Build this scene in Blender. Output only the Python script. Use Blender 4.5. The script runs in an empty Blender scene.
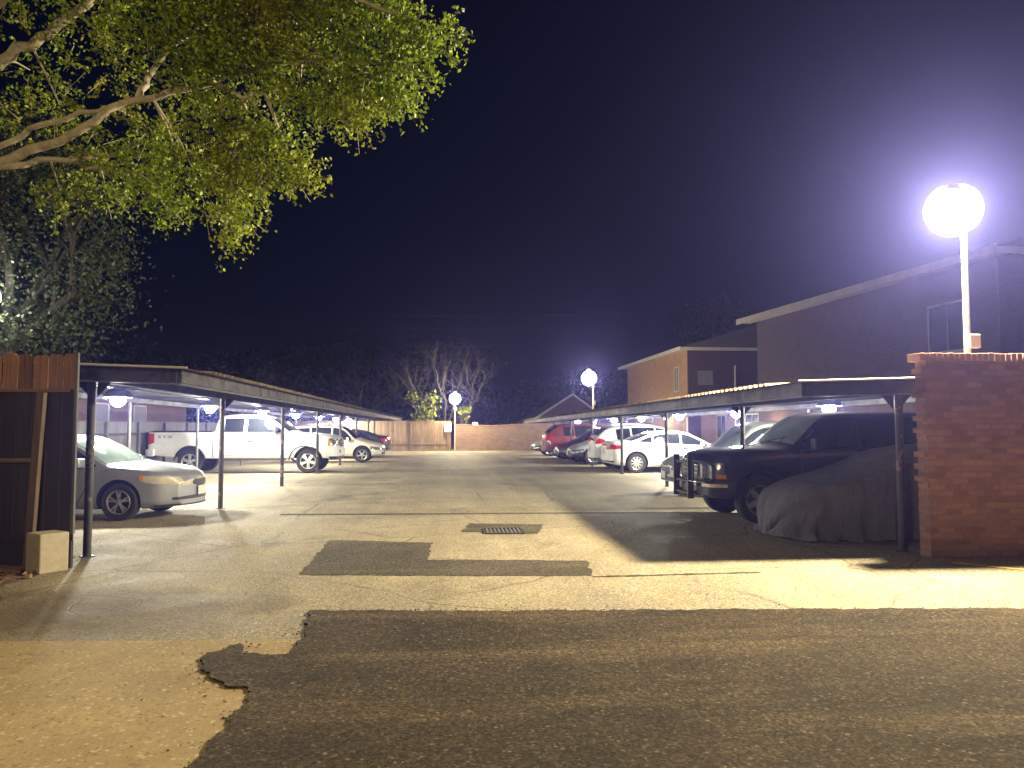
import bpy, bmesh, math, random
import numpy as np
from mathutils import Vector, Matrix
random.seed(7); rng = np.random.default_rng(7)
sc = bpy.context.scene
COL = sc.collection
PI = math.pi
R_ = math.radians

# ------------------------------------------------------------------ camera
FPX = 770.0
TH = math.atan(42/770.); PS = math.atan(64/770*math.cos(TH))
CAM = Vector((0, 0, 1.6))
cd = bpy.data.cameras.new('camera'); cam = bpy.data.objects.new('camera', cd); COL.objects.link(cam)
cam.location = CAM; cam.rotation_euler = (PI/2+TH, 0, -PS)
cd.sensor_width = 36; cd.lens = FPX/1024*36; cd.clip_end = 2000; cd.clip_start = .05
sc.camera = cam
_F = Vector((math.sin(PS)*math.cos(TH), math.cos(PS)*math.cos(TH), math.sin(TH)))
_R = Vector((math.cos(PS), -math.sin(PS), 0)); _U = _R.cross(_F)
def ray(px, py): return _F+_R*((px-512)/FPX)+_U*((384-py)/FPX)
def G(px, py, z=0.):                       # a spot on the ground
    d = ray(px, py); p = CAM+d*((z-1.6)/d.z); return p
def AT(px, py, Y):                         # a spot at a distance along the lane
    d = ray(px, py); return CAM+d*(Y/d.y)

# ------------------------------------------------------------------ objects
def tag(o, label=None, cat=None, group=None, kind=None):
    if label: o['label'] = label
    if cat: o['category'] = cat
    if group: o['group'] = group
    if kind: o['kind'] = kind
    return o
def thing(name, label, cat, loc=(0, 0, 0), rz=0, group=None):
    o = bpy.data.objects.new(name, None); COL.objects.link(o)
    o.location = loc; o.rotation_euler = (0, 0, rz); o.empty_display_size = .2
    return tag(o, label, cat, group)

class MB:
    def __init__(s): s.v = []; s.f = []; s.m = []
    def add(s, vs, fs, mi=0):
        n = len(s.v); s.v += [tuple(p) for p in vs]
        for f in fs: s.f.append([i+n for i in f]); s.m.append(mi)
        return s
    def box(s, x0, x1, y0, y1, z0, z1, mi=0):
        v = [(x, y, z) for z in (z0, z1) for y in (y0, y1) for x in (x0, x1)]
        return s.add(v, [(0, 2, 3, 1), (4, 5, 7, 6), (0, 1, 5, 4), (2, 6, 7, 3), (0, 4, 6, 2), (1, 3, 7, 5)], mi)
    def obox(s, c, dx, dy, dz, M=None, mi=0):   # centred box turned by a matrix
        v = []
        for z in (-dz/2, dz/2):
            for y in (-dy/2, dy/2):
                for x in (-dx/2, dx/2):
                    p = Vector((x, y, z))
                    if M is not None: p = M @ p
                    v.append(p+Vector(c))
        return s.add(v, [(0, 2, 3, 1), (4, 5, 7, 6), (0, 1, 5, 4), (2, 6, 7, 3), (0, 4, 6, 2), (1, 3, 7, 5)], mi)
    def tube(s, pts, rad, seg=8, mi=0, cap=True):
        pts = [Vector(p) for p in pts]; n = len(pts)
        if not hasattr(rad, '__len__'): rad = [rad]*n
        vs = []; ref = None
        for i, p in enumerate(pts):
            t = (pts[min(i+1, n-1)]-pts[max(i-1, 0)])
            t = t.normalized() if t.length > 1e-9 else Vector((0, 0, 1))
            if ref is None:
                ref = Vector((0, 0, 1)) if abs(t.z) < .9 else Vector((1, 0, 0))
            a = (ref-t*ref.dot(t)).normalized(); b = t.cross(a); ref = a
            for k in range(seg):
                an = 2*PI*k/seg; vs.append(p+(a*math.cos(an)+b*math.sin(an))*rad[i])
        fs = []
        for i in range(n-1):
            for k in range(seg):
                k2 = (k+1) % seg; fs.append((i*seg+k, i*seg+k2, (i+1)*seg+k2, (i+1)*seg+k))
        if cap:
            fs.append(tuple(range(seg))[::-1]); fs.append(tuple((n-1)*seg+k for k in range(seg)))
        return s.add(vs, fs, mi)
    def lathe(s, prof, c=(0, 0, 0), axis='z', seg=16, mi=0, cap=True):   # prof: (radius, height)
        vs = []
        for r, h in prof:
            for k in range(seg):
                a = 2*PI*k/seg; x, y = r*math.cos(a), r*math.sin(a)
                q = (x, y, h) if axis == 'z' else ((x, h, y) if axis == 'y' else (h, x, y))
                vs.append((q[0]+c[0], q[1]+c[1], q[2]+c[2]))
        fs = []
        for i in range(len(prof)-1):
            for k in range(seg):
                k2 = (k+1) % seg; q = (i*seg+k, i*seg+k2, (i+1)*seg+k2, (i+1)*seg+k)
                fs.append(q)
        if cap: fs.append(tuple(range(seg))[::-1]); fs.append(tuple((len(prof)-1)*seg+k for k in range(seg)))
        return s.add(vs, fs, mi)
    def poly(s, pts, z, th=.0, mi=0):
        n = len(pts); s.add([(p[0], p[1], z) for p in pts], [tuple(range(n))], mi)
        return s
    def grid(s, P, mi=0, flip=False):
        nu, nv = len(P), len(P[0]); vs = [p for r in P for p in r]; fs = []
        for i in range(nu-1):
            for j in range(nv-1):
                q = (i*nv+j, i*nv+j+1, (i+1)*nv+j+1, (i+1)*nv+j); fs.append(q[::-1] if flip else q)
        return s.add(vs, fs, mi)
    def mesh(s, name, mats, smooth=None, fix=True):
        me = bpy.data.meshes.new(name); me.from_pydata(s.v, [], s.f)
        for m in (mats if isinstance(mats, (list, tuple)) else [mats]): me.materials.append(m)
        me.polygons.foreach_set('material_index', s.m)
        if fix:
            bm = bmesh.new(); bm.from_mesh(me)
            bmesh.ops.remove_doubles(bm, verts=bm.verts, dist=1e-5)
            bmesh.ops.recalc_face_normals(bm, faces=bm.faces); bm.to_mesh(me); bm.free()
        if smooth is not None:
            me.shade_smooth(); me.set_sharp_from_angle(angle=R_(smooth))
        me.update(); return me
    def build(s, name, mats, parent=None, smooth=None, bevel=0, fix=True, loc=None):
        o = bpy.data.objects.new(name, s.mesh(name, mats, smooth, fix)); COL.objects.link(o)
        if parent is not None: o.parent = parent
        if loc is not None: o.location = loc
        if bevel:
            b = o.modifiers.new('bevel', 'BEVEL'); b.width = bevel; b.segments = 2; b.limit_method = 'ANGLE'; b.angle_limit = R_(40)
        return o

# ------------------------------------------------------------------ materials
class NT:
    def __init__(s, name):
        s.mat = bpy.data.materials.new(name); s.mat.use_nodes = True
        s.t = s.mat.node_tree; s.n = s.t.nodes; s.b = s.n['Principled BSDF']
    def new(s, typ, **kw):
        n = s.n.new(typ)
        for k, v in kw.items(): setattr(n, k, v)
        return n
    def lk(s, a, b): s.t.links.new(a, b)
    def val(s, sock, v):
        if hasattr(v, 'is_linked') or hasattr(v, 'links'): s.lk(v, sock)
        else: sock.default_value = v
    def coord(s): return s.new('ShaderNodeTexCoord').outputs['Object']
    def noise(s, scale, detail=4, rough=.55, vec=None, dist=0):
        n = s.new('ShaderNodeTexNoise'); n.inputs['Scale'].default_value = scale; n.inputs['Detail'].default_value = detail
        n.inputs['Roughness'].default_value = rough; n.inputs['Distortion'].default_value = dist
        s.lk(vec if vec is not None else s.coord(), n.inputs['Vector']); return n.outputs['Fac']
    def voro(s, scale, feature='F1', out='Distance', vec=None, rnd=1):
        n = s.new('ShaderNodeTexVoronoi', feature=feature); n.inputs['Scale'].default_value = scale
        n.inputs['Randomness'].default_value = rnd
        s.lk(vec if vec is not None else s.coord(), n.inputs['Vector']); return n.outputs[out]
    def ramp(s, fac, stops):
        n = s.new('ShaderNodeValToRGB'); e = n.color_ramp.elements
        while len(e) < len(stops): e.new(.5)
        for i, (p, c) in enumerate(stops):
            e[i].position = p
            c = (c, c, c) if not hasattr(c, '__len__') else c
            e[i].color = (*c[:3], 1)
        s.lk(fac, n.inputs['Fac']); return n.outputs['Color']
    def mix(s, fac, a, b, mode='MIX'):
        n = s.new('ShaderNodeMix', data_type='RGBA', blend_type=mode)
        s.val(n.inputs[0], fac)
        for k, v in ((6, a), (7, b)):
            if hasattr(v, 'links'): s.lk(v, n.inputs[k])
            else: n.inputs[k].default_value = (*v[:3], 1) if hasattr(v, '__len__') else (v, v, v, 1)
        return n.outputs[2]
    def math(s, op, a, b=0., clamp=False):
        n = s.new('ShaderNodeMath', operation=op); n.use_clamp = clamp
        s.val(n.inputs[0], a); s.val(n.inputs[1], b); return n.outputs[0]
    def bump(s, h, strength=.3, dist=.01):
        n = s.new('ShaderNodeBump'); n.inputs['Strength'].default_value = strength; n.inputs['Distance'].default_value = dist
        s.lk(h, n.inputs['Height']); s.lk(n.outputs['Normal'], s.b.inputs['Normal'])
    def col(s, c):
        if hasattr(c, 'links'): s.lk(c, s.b.inputs['Base Color'])
        else: s.b.inputs['Base Color'].default_value = (*c[:3], 1)
    def set(s, **kw):
        for k, v in kw.items(): s.val(s.b.inputs[k.replace('_', ' ')], v)
        return s

def plain(name, c, rough=.5, metal=0., noise=0., nscale=8, **kw):
    t = NT(name)
    if noise:
        f = t.noise(nscale, 5, .6)
        t.col(t.ramp(f, [(.3, [x*(1-noise) for x in c]), (.7, [min(1, x*(1+noise)) for x in c])]))
        t.set(Roughness=t.math('ADD', t.math('MULTIPLY', f, .25), rough-.12))
    else: t.col(c); t.set(Roughness=rough)
    t.set(Metallic=metal, **kw); return t.mat
def emit(name, c, s):
    t = NT(name); t.col((0.8, .8, .8)); t.b.inputs['Emission Color'].default_value = (*c, 1); t.b.inputs['Emission Strength'].default_value = s
    return t.mat

def mat_asphalt():
    t = NT('aged_asphalt'); co = t.coord()
    big = t.noise(.16, 6, .6, co, .4); mid = t.noise(1.1, 6, .65, co)
    base = t.ramp(big, [(.3, (.21, .175, .105)), (.5, (.34, .29, .18)), (.68, (.46, .40, .26))])
    base = t.mix(.6, base, t.ramp(mid, [(.3, (.55, .55, .54)), (.72, (1.2, 1.18, 1.14))]), 'MULTIPLY')
    # tyre-worn streaks along the lane
    mp = t.new('ShaderNodeMapping'); mp.inputs['Scale'].default_value = (1.3, .06, 1); t.lk(co, mp.inputs['Vector'])
    st = t.noise(1.2, 4, .6, mp.outputs['Vector'])
    base = t.mix(.45, base, t.ramp(st, [(.35, .6), (.65, 1.25)]), 'MULTIPLY')
    # loose aggregate
    sp = t.voro(75, 'F1', 'Color', co); spd = t.new('ShaderNodeSeparateColor'); t.lk(sp, spd.inputs[0])
    base = t.mix(t.ramp(spd.outputs[0], [(.0, .75), (.25, 0.), (.9, .0), (.97, .0)]), base, (.045, .04, .033))
    base = t.mix(t.ramp(spd.outputs[1], [(.86, 0.), (.93, .75)]), base, (.5, .46, .38))
    # oil drips and stains
    oil = t.noise(.55, 3, .5, co, 1.0)
    base = t.mix(t.ramp(oil, [(.61, 0.), (.72, .55)]), base, (.05, .046, .04))
    # cracks
    wob = t.new('ShaderNodeTexNoise'); wob.inputs['Scale'].default_value = 1.6; wob.inputs['Detail'].default_value = 5; t.lk(co, wob.inputs['Vector'])
    wv = t.mix(.22, co, wob.outputs['Color'], 'ADD')
    cr = t.voro(.42, 'DISTANCE_TO_EDGE', 'Distance', wv)
    cm = t.math('MULTIPLY', t.ramp(cr, [(.0, 1.), (.012, 0.)]), t.ramp(t.noise(.35, 2, .5, co), [(.42, 0.), (.5, 1.)]))
    cr2 = t.voro(1.9, 'DISTANCE_TO_EDGE', 'Distance', wv)
    cm2 = t.math('MULTIPLY', t.ramp(cr2, [(.0, 1.), (.022, 0.)]), t.ramp(t.noise(.5, 2, .5, co), [(.58, 0.), (.66, .8)]))
    ck = t.math('MAXIMUM', cm, cm2)
    base = t.mix(t.math('MULTIPLY', ck, .5), base, (.05, .045, .036))
    # soil tracked on to the pavement beside the fence
    sx = t.new('ShaderNodeSeparateXYZ'); t.lk(co, sx.inputs[0])
    ex = t.math('POWER', t.math('DIVIDE', t.math('ADD', sx.outputs[0], 3.9), 2.6), 2.); ey = t.math('POWER', t.math('DIVIDE', t.math('SUBTRACT', sx.outputs[1], 7.0), 1.25), 2.)
    sd = t.math('SUBTRACT', t.math('ADD', t.math('ADD', ex, ey), t.math('MULTIPLY', t.noise(1.7, 6, .7, co), 1.6)), .8)
    base = t.mix(t.ramp(sd, [(.15, .85), (1., 0.)]), base, t.ramp(t.noise(20, 5, .75, co), [(.3, (.05, .034, .018)), (.7, (.16, .115, .06))]))
    t.col(base)
    base = t.mix(.7, base, t.ramp(spd.outputs[2], [(.0, .5), (.5, .95), (1., 1.6)]), 'MULTIPLY')
    base = t.mix(.6, base, t.ramp(t.noise(30, 6, .8, co), [(.32, .5), (.68, 1.45)]), 'MULTIPLY'); t.col(base)
    h = t.math('ADD', t.math('MULTIPLY', t.noise(45, 5, .8, co), 1.), t.math('MULTIPLY', mid, .8))
    h = t.math('SUBTRACT', h, t.math('MULTIPLY', ck, 1.2)); t.bump(h, .55, .012)
    t.set(Roughness=t.ramp(mid, [(.3, .62), (.7, .88)]), Specular_IOR_Level=.35); return t.mat
def mat_newasphalt(name='dark_asphalt', c0=(.030, .026, .021), c1=(.075, .064, .05), wear=(.17, .145, .1), agg=.86):
    t = NT(name); co = t.coord()
    big = t.noise(.9, 6, .65, co, .5)
    base = t.ramp(big, [(.3, c0), (.68, c1)])
    mp = t.new('ShaderNodeMapping'); mp.inputs['Scale'].default_value = (.22, 1.3, 1); t.lk(co, mp.inputs['Vector'])
    w = t.noise(1.1, 5, .6, mp.outputs['Vector'])
    base = t.mix(t.ramp(w, [(.52, 0.), (.72, .8)]), base, wear)
    sp = t.voro(58, 'F1', 'Color', co); spd = t.new('ShaderNodeSeparateColor'); t.lk(sp, spd.inputs[0])
    base = t.mix(t.ramp(spd.outputs[0], [(agg, 0.), (agg+.08, .55)]), base, (.20, .16, .11))
    base = t.mix(t.ramp(spd.outputs[1], [(.0, .7), (.3, 0.)]), base, (.014, .012, .01))
    base = t.mix(.9, base, t.ramp(spd.outputs[2], [(.0, .5), (.5, .9), (1., 1.7)]), 'MULTIPLY')
    base = t.mix(.8, base, t.ramp(t.noise(26, 6, .8, co), [(.32, .35), (.68, 1.7)]), 'MULTIPLY')
    t.col(base); t.bump(t.math('ADD', t.noise(40, 5, .8, co), t.math('MULTIPLY', spd.outputs[2], .6)), 1., .02)
    t.set(Roughness=.85, Specular_IOR_Level=.15); return t.mat
def mat_concrete(name='tan_concrete', c=(.37, .275, .125), specks=True):
    t = NT(name); co = t.coord()
    n1 = t.noise(.8, 6, .65, co, .3)
    base = t.ramp(n1, [(.3, [x*.68 for x in c]), (.7, [x*1.2 for x in c])])
    base = t.mix(.4, base, t.ramp(t.noise(14, 5, .7, co), [(.3, .65), (.7, 1.2)]), 'MULTIPLY')
    if specks:
        v = t.voro(9, 'F1', 'Distance', co, 1); m = t.ramp(v, [(.05, 1.), (.12, 0.)])
        m = t.math('MULTIPLY', m, t.ramp(t.noise(3, 2, .5, co), [(.5, 0.), (.58, 1.)]))
        base = t.mix(m, base, (.09, .055, .03))
        v2 = t.voro(55, 'F1', 'Color', co); s2 = t.new('ShaderNodeSeparateColor'); t.lk(v2, s2.inputs[0])
        base = t.mix(t.ramp(s2.outputs[0], [(.0, .6), (.14, 0.)]), base, (.13, .085, .045))
        base = t.mix(t.ramp(s2.outputs[1], [(.93, 0.), (.97, .6)]), base, (.6, .52, .4))
    t.col(base); t.bump(t.noise(40, 5, .7, co), .4, .008); t.set(Roughness=.85); return t.mat
def mat_brick(name, c1, c2, mortar, bw=.215, bh=.075, ms=.008, rough=.85):
    t = NT(name); co = t.coord(); sp = t.new('ShaderNodeSeparateXYZ'); t.lk(co, sp.inputs[0])
    cb = t.new('ShaderNodeCombineXYZ'); t.lk(t.math('ADD', sp.outputs[0], sp.outputs[1]), cb.inputs[0]); t.lk(sp.outputs[2], cb.inputs[1])
    b = t.new('ShaderNodeTexBrick'); b.inputs['Scale'].default_value = 1; b.inputs['Brick Width'].default_value = bw; b.inputs['Row Height'].default_value = bh
    b.inputs['Mortar Size'].default_value = ms; b.inputs['Mortar Smooth'].default_value = .2; b.inputs['Bias'].default_value = 0
    b.inputs['Color1'].default_value = (*c1, 1); b.inputs['Color2'].default_value = (*c2, 1); b.inputs['Mortar'].default_value = (*mortar, 1)
    t.lk(cb.outputs[0], b.inputs['Vector'])
    c = t.mix(.5, b.outputs['Color'], t.ramp(t.noise(2.2, 6, .65, co), [(.3, .6), (.7, 1.3)]), 'MULTIPLY')
    c = t.mix(.4, c, t.ramp(t.noise(24, 4, .6, co), [(.3, .7), (.7, 1.2)]), 'MULTIPLY')
    t.col(c); h = t.math('SUBTRACT', 1., b.outputs['Fac']); h = t.math('ADD', h, t.math('MULTIPLY', t.noise(45, 3, .6, co), .4)); t.bump(h, .7, .008)
    t.set(Roughness=rough); return t.mat
def mat_wood(name, c, vary=.45, axis='z', rough=.8):
    t = NT(name); co = t.coord()
    g = t.new('ShaderNodeNewGeometry').outputs['Random Per Island']
    mp = t.new('ShaderNodeMapping'); mp.inputs['Scale'].default_value = (22, 22, 1.0) if axis == 'z' else (1.0, 22, 22); t.lk(co, mp.inputs['Vector'])
    n = t.noise(1.0, 6, .65, mp.outputs['Vector'], .6)
    base = t.ramp(n, [(.28, [x*.45 for x in c]), (.55, c), (.75, [min(1, x*1.4) for x in c])])
    base = t.mix(.9, base, t.ramp(g, [(.0, 1-vary), (1., 1+vary)]), 'MULTIPLY')
    base = t.mix(.6, base, t.ramp(t.noise(1.7, 5, .6, co), [(.3, .55), (.7, 1.25)]), 'MULTIPLY')
    t.col(base); t.bump(n, .5, .006); t.set(Roughness=rough); return t.mat
def mat_metal(name, c, rust=(.12, .05, .025), amount=.5, rough=.5, metal=.4):
    t = NT(name); co = t.coord()
    n = t.noise(3.2, 6, .7, co, .4); base = t.ramp(t.noise(9, 4, .6, co), [(.3, [x*.65 for x in c]), (.7, [x*1.25 for x in c])])
    m = t.ramp(n, [(1-amount*.9, 0.), (1.04-amount*.9, 1.)])
    t.col(t.mix(m, base, t.ramp(t.noise(30, 4, .6, co), [(.3, [x*.5 for x in rust]), (.7, [x*1.4 for x in rust])])))
    t.bump(t.math('ADD', t.math('MULTIPLY', m, .5), t.math('MULTIPLY', t.noise(14, 4, .6, co), .3)), .35, .006)
    t.set(Roughness=t.ramp(n, [(.4, rough), (.7, min(1, rough+.3))]), Metallic=metal); return t.mat
def mat_paint(name, c, metal=0., rough=.32, coat=.6, dirt=.26):
    t = NT(name); co = t.coord()
    d = t.ramp(t.noise(3.5, 6, .7, co), [(.42, 0.), (.75, dirt)])
    t.col(t.mix(d, c, (.16, .14, .11)))
    t.set(Roughness=t.math('ADD', t.math('MULTIPLY', d, 1.2), rough), Metallic=metal, Coat_Weight=coat, Coat_Roughness=.08); return t.mat
def mat_leaf(name, c0, c1, trans=.35, tint=False):
    t = NT(name); g = t.new('ShaderNodeNewGeometry').outputs['Random Per Island']
    oi = t.noise(.9, 3, .5)
    c = t.ramp(g, [(.0, c0), (.75, c1), (1., [min(1, x*1.35) for x in c1])])
    c = t.mix(.7, c, t.ramp(oi, [(.35, .55), (.65, 1.2)]), 'MULTIPLY')
    if tint: c = t.mix(t.ramp(t.noise(.55, 3, .5), [(.47, 0.), (.68, .7)]), c, t.ramp(g, [(0, (.20, .18, .01)), (1, (.50, .44, .025))]))
    t.col(c); t.set(Roughness=.5)
    tr = t.new('ShaderNodeBsdfTranslucent'); t.lk(c, tr.inputs['Color'])
    mx = t.new('ShaderNodeMixShader'); mx.inputs[0].default_value = trans
    t.lk(t.b.outputs[0], mx.inputs[1]); t.lk(tr.outputs[0], mx.inputs[2]); t.lk(mx.outputs[0], t.n['Material Output'].inputs['Surface']); return t.mat
def mat_bark(name, c):
    t = NT(name); co = t.coord(); n = t.noise(7, 6, .7, co, .5)
    t.col(t.ramp(n, [(.3, [x*.45 for x in c]), (.7, [x*1.3 for x in c])])); t.bump(n, .7, .02); t.set(Roughness=.9); return t.mat
def mat_fabric(name, c):
    t = NT(name); co = t.coord(); n = t.noise(2.2, 6, .6, co); mp = t.new('ShaderNodeMapping'); mp.inputs['Scale'].default_value = (1, 1, .4); mp.inputs['Rotation'].default_value = (0, .5, 0); t.lk(co, mp.inputs['Vector'])
    t.col(t.ramp(n, [(.3, [x*.7 for x in c]), (.7, [x*1.2 for x in c])])); t.bump(t.noise(4.5, 7, .62, mp.outputs['Vector'], 1.2), 1., .09); t.set(Roughness=.75); return t.mat

M = {}
M['asphalt'] = mat_asphalt()
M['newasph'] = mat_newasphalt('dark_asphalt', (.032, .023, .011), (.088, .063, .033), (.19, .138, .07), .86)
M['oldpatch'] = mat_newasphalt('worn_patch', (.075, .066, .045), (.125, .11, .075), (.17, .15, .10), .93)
M['pad'] = mat_concrete()
M['block'] = mat_concrete('block_concrete', (.42, .37, .27), False)
M['dirt'] = mat_concrete('dirt', (.17, .11, .06))
M['brick_red'] = mat_brick('dark_red_brick', (.30, .14, .08), (.18, .075, .048), (.18, .125, .09), .205, .074)
M['brick_cap'] = mat_brick('cap_brick', (.36, .2, .12), (.30, .16, .10), (.3, .22, .15), 9, 9, .001)
M['brick_shaded'] = mat_brick('shaded_brick', (.065, .032, .03), (.048, .024, .024), (.06, .042, .035), .21, .075)  # night shade and purple glare put into the brick colour
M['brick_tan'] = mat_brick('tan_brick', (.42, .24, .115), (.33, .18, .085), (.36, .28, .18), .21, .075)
M['brick_brown'] = mat_brick('brown_brick', (.13, .058, .042), (.095, .042, .032), (.2, .15, .11), .21, .075)
M['brick_back'] = mat_brick('back_wall_brick', (.24, .155, .095), (.19, .115, .07), (.22, .165, .115), .3, .1)
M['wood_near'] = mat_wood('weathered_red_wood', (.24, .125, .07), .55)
M['wood_dark'] = mat_wood('dark_wood', (.030, .022, .018), .3)
M['wood_rail'] = mat_wood('rail_wood', (.24, .14, .075), .2, 'x')
M['wood_post'] = mat_wood('post_wood', (.13, .085, .055), .2)
M['wood_back'] = mat_wood('cedar_wood', (.22, .15, .08), .28)
M['wood_grey'] = mat_wood('grey_fence_wood', (.12, .115, .115), .15)
M['steel_dark'] = mat_metal('dark_painted_steel', (.035, .034, .04), (.09, .045, .025), .45, .45, .3)
M['steel_gal'] = mat_metal('galvanised_steel', (.19, .19, .19), (.15, .07, .035), .38, .5, .35)
M['steel_post'] = mat_metal('chipped_post_paint', (.028, .027, .03), (.19, .13, .09), .5, .5, .2)
M['roof_sheet'] = mat_metal('weathered_roof_sheet', (.32, .27, .18), (.2, .12, .06), .5, .6, .15)
M['fascia_l'] = mat_metal('grey_rusty_fascia', (.045, .046, .054), (.03, .02, .017), .50, .6, .1)
M['fascia_r'] = mat_metal('dark_blue_grey_fascia', (.032, .033, .042), (.035, .024, .02), .45, .5, .3)
M['under'] = mat_metal('shaded_roof_underside', (.016, .016, .021), (.03, .02, .016), .4, .6, .1)  # near-black: shade below the carport roofs put into the colour
M['pole'] = plain('lamp_pole_paint', (.55, .52, .47), .5, .1, .15)
M['lampbody'] = plain('lamp_housing', (.22, .22, .22), .5, .4)
M['white_trim'] = plain('white_trim', (.5, .48, .43), .6, 0, .12, 3)
M['roofing'] = plain('roof_shingle', (.06, .052, .05), .9, 0, .3, 20)
M['glass_bldg'] = plain('window_glass', (.025, .03, .04), .12)
M['blind'] = plain('window_blind', (.17, .17, .18), .7, 0, .2, 30)
M['sign'] = plain('sign_white', (.72, .7, .67), .5)
M['sign_red'] = plain('sign_red', (.55, .12, .1), .5)
M['yellow'] = plain('yellow_paint', (.72, .47, .05), .7, 0, .2, 6)
M['black'] = plain('black_plastic', (.012, .012, .013), .5)
M['trim'] = plain('dark_trim', (.02, .02, .021), .55)
M['tyre'] = plain('tyre_rubber', (.018, .018, .018), .85, 0, .2, 20)
M['alu'] = plain('wheel_alloy', (.55, .55, .54), .3, .75, .1, 6)
M['chrome'] = plain('chrome', (.75, .75, .75), .09, 1.)
M['glass_dark'] = plain('car_glass_dark', (.012, .014, .016), .05, 0, **{'Coat_Weight': .5})
M['glass_pale'] = plain('car_glass_lit_pale', (.13, .17, .15), .1, 0, .35, 1.3, **{'Coat_Weight': .4})  # pale tone stands in for light on the windshield
M['glass_blue'] = plain('car_glass_bluish', (.24, .34, .40), .1, 0, .35, 1.6, **{'Coat_Weight': .4})
def mat_glass(name, tint, d0, d1):
    t = NT(name); tr = t.new('ShaderNodeBsdfTransparent'); tr.inputs['Color'].default_value = (*tint, 1); gl = t.new('ShaderNodeBsdfGlossy'); gl.inputs['Roughness'].default_value = .03
    fr = t.new('ShaderNodeFresnel'); fr.inputs['IOR'].default_value = 1.5; du = t.new('ShaderNodeBsdfDiffuse'); du.inputs['Color'].default_value = (.50, .62, .66, 1)
    m0 = t.new('ShaderNodeMixShader'); t.lk(t.ramp(t.noise(1.6, 5, .6), [(.3, d0), (.7, d1)]), m0.inputs[0]); t.lk(tr.outputs[0], m0.inputs[1]); t.lk(du.outputs[0], m0.inputs[2])
    m1 = t.new('ShaderNodeMixShader'); t.lk(fr.outputs[0], m1.inputs[0]); t.lk(m0.outputs[0], m1.inputs[1]); t.lk(gl.outputs[0], m1.inputs[2]); t.lk(m1.outputs[0], t.n['Material Output'].inputs['Surface']); return t.mat
M['glass_lit'] = mat_glass('car_glass_lit_blue', (.80, .93, .93), .38, .75)  # pale blue diffuse share stands in for light seen through the windshield
M['glass_side'] = mat_glass('car_glass_tinted', (.22, .24, .26), .02, .06)
M['interior'] = plain('cabin_lining', (.42, .42, .40), .85, 0, .15, 6)
M['seat'] = plain('seat_cloth', (.35, .35, .34), .85, 0, .2, 12)
M['lens'] = plain('headlight_lens', (.30, .31, .31), .14, .6, .3, 14, **{'Coat_Weight': .6})
M['lens_yellow'] = plain('aged_headlight_lens', (.55, .52, .38), .16, .1, .15, 9, **{'Coat_Weight': .5})
M['amber'] = plain('amber_lens', (.75, .25, .03), .2, **{'Coat_Weight': .5})
M['red_lens'] = plain('red_lens', (.50, .012, .015), .14, **{'Coat_Weight': .6})
M['plate'] = plain('plate_white', (.6, .6, .58), .4)
M['p_white'] = mat_paint('white_car_paint', (.78, .78, .76), 0, .34)
M['p_silver'] = mat_paint('champagne_silver_paint', (.30, .325, .36), .35, .34)
M['p_black'] = mat_paint('black_car_paint', (.007, .007, .010), 0, .22, .6, .02)
M['p_cream'] = mat_paint('cream_car_paint', (.66, .61, .47), .15, .32)
M['p_grey'] = mat_paint('silver_grey_paint', (.42, .44, .47), .4, .32)
M['p_maroon'] = mat_paint('maroon_paint', (.075, .012, .02), .2, .3)
M['p_red'] = mat_paint('red_car_paint', (.13, .007, .010), .15, .3)
M['p_navy'] = mat_paint('navy_car_paint', (.016, .018, .035), .2, .28)
M['p_van'] = mat_paint('pale_olive_paint', (.42, .42, .34), .3, .34)
M['p_redb'] = mat_paint('bright_red_paint', (.5, .05, .03), .1, .3)
M['cover'] = mat_fabric('grey_car_cover', (.115, .115, .128))
M['leaf_big'] = mat_leaf('big_tree_leaf', (.10, .16, .011), (.31, .43, .026), .4, True)
M['leaf_far'] = mat_leaf('far_tree_leaf', (.007, .010, .006), (.016, .022, .011), .2)
M['leaf_mid'] = mat_leaf('hazy_tree_leaf', (.04, .06, .028), (.08, .11, .05), .3)
M['leaf_bush'] = mat_leaf('bush_leaf', (.08, .11, .012), (.26, .30, .03), .35)
M['bark'] = mat_bark('big_tree_bark', (.46, .41, .33))
M['bark_pale'] = mat_bark('pale_bark', (.34, .29, .22))
M['bark_mid'] = mat_bark('grey_bark', (.10, .085, .068))
M['bark_dim'] = mat_bark('dim_bark', (.04, .036, .03))
M['bark_far'] = mat_bark('far_bark', (.11, .09, .075))
M['bulb_cool'] = emit('cool_lamp_glow', (1., .97, .92), 26)
M['bulb_warm'] = emit('warm_lamp_glow', (1., .86, .6), 40)
M['litter'] = mat_wood('dry_leaf', (.28, .15, .06), .6)
M['cable'] = plain('cable', (.02, .02, .02), .8)

# ------------------------------------------------------------------ ground
def struct(name, mb, m, smooth=None):
    return tag(mb.build(name, m, smooth=smooth), kind='structure')
mb = MB(); mb.add([(-260, -60, 0), (260, -60, 0), (260, 420, 0), (-260, 420, 0)], [(0, 1, 2, 3)])
struct('ground', mb, M['asphalt'])
def jit(pts, amp=.03, step=.12, closed=True, seed=1):
    step = min(step, .035)
    r = random.Random(seed); out = []
    n = len(pts)
    for i in range(n if closed else n-1):
        a = Vector(pts[i][:2]); b = Vector(pts[(i+1) % n][:2]); L = (b-a).length; k = max(1, min(200, int(L/step)))
        nrm = Vector((-(b-a).y, (b-a).x)).normalized() if L > 0 else Vector((0, 0))
        for j in range(k):
            p = a+(b-a)*(j/k)
            w_ = .55*amp*math.sin(p.x*9+p.y*7+seed)+.5*amp*math.sin(p.x*23-p.y*19+seed*2)
            p = p+nrm*(w_+r.uniform(-amp, amp)*.55)
            out.append((p.x, p.y))
    return out
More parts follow.
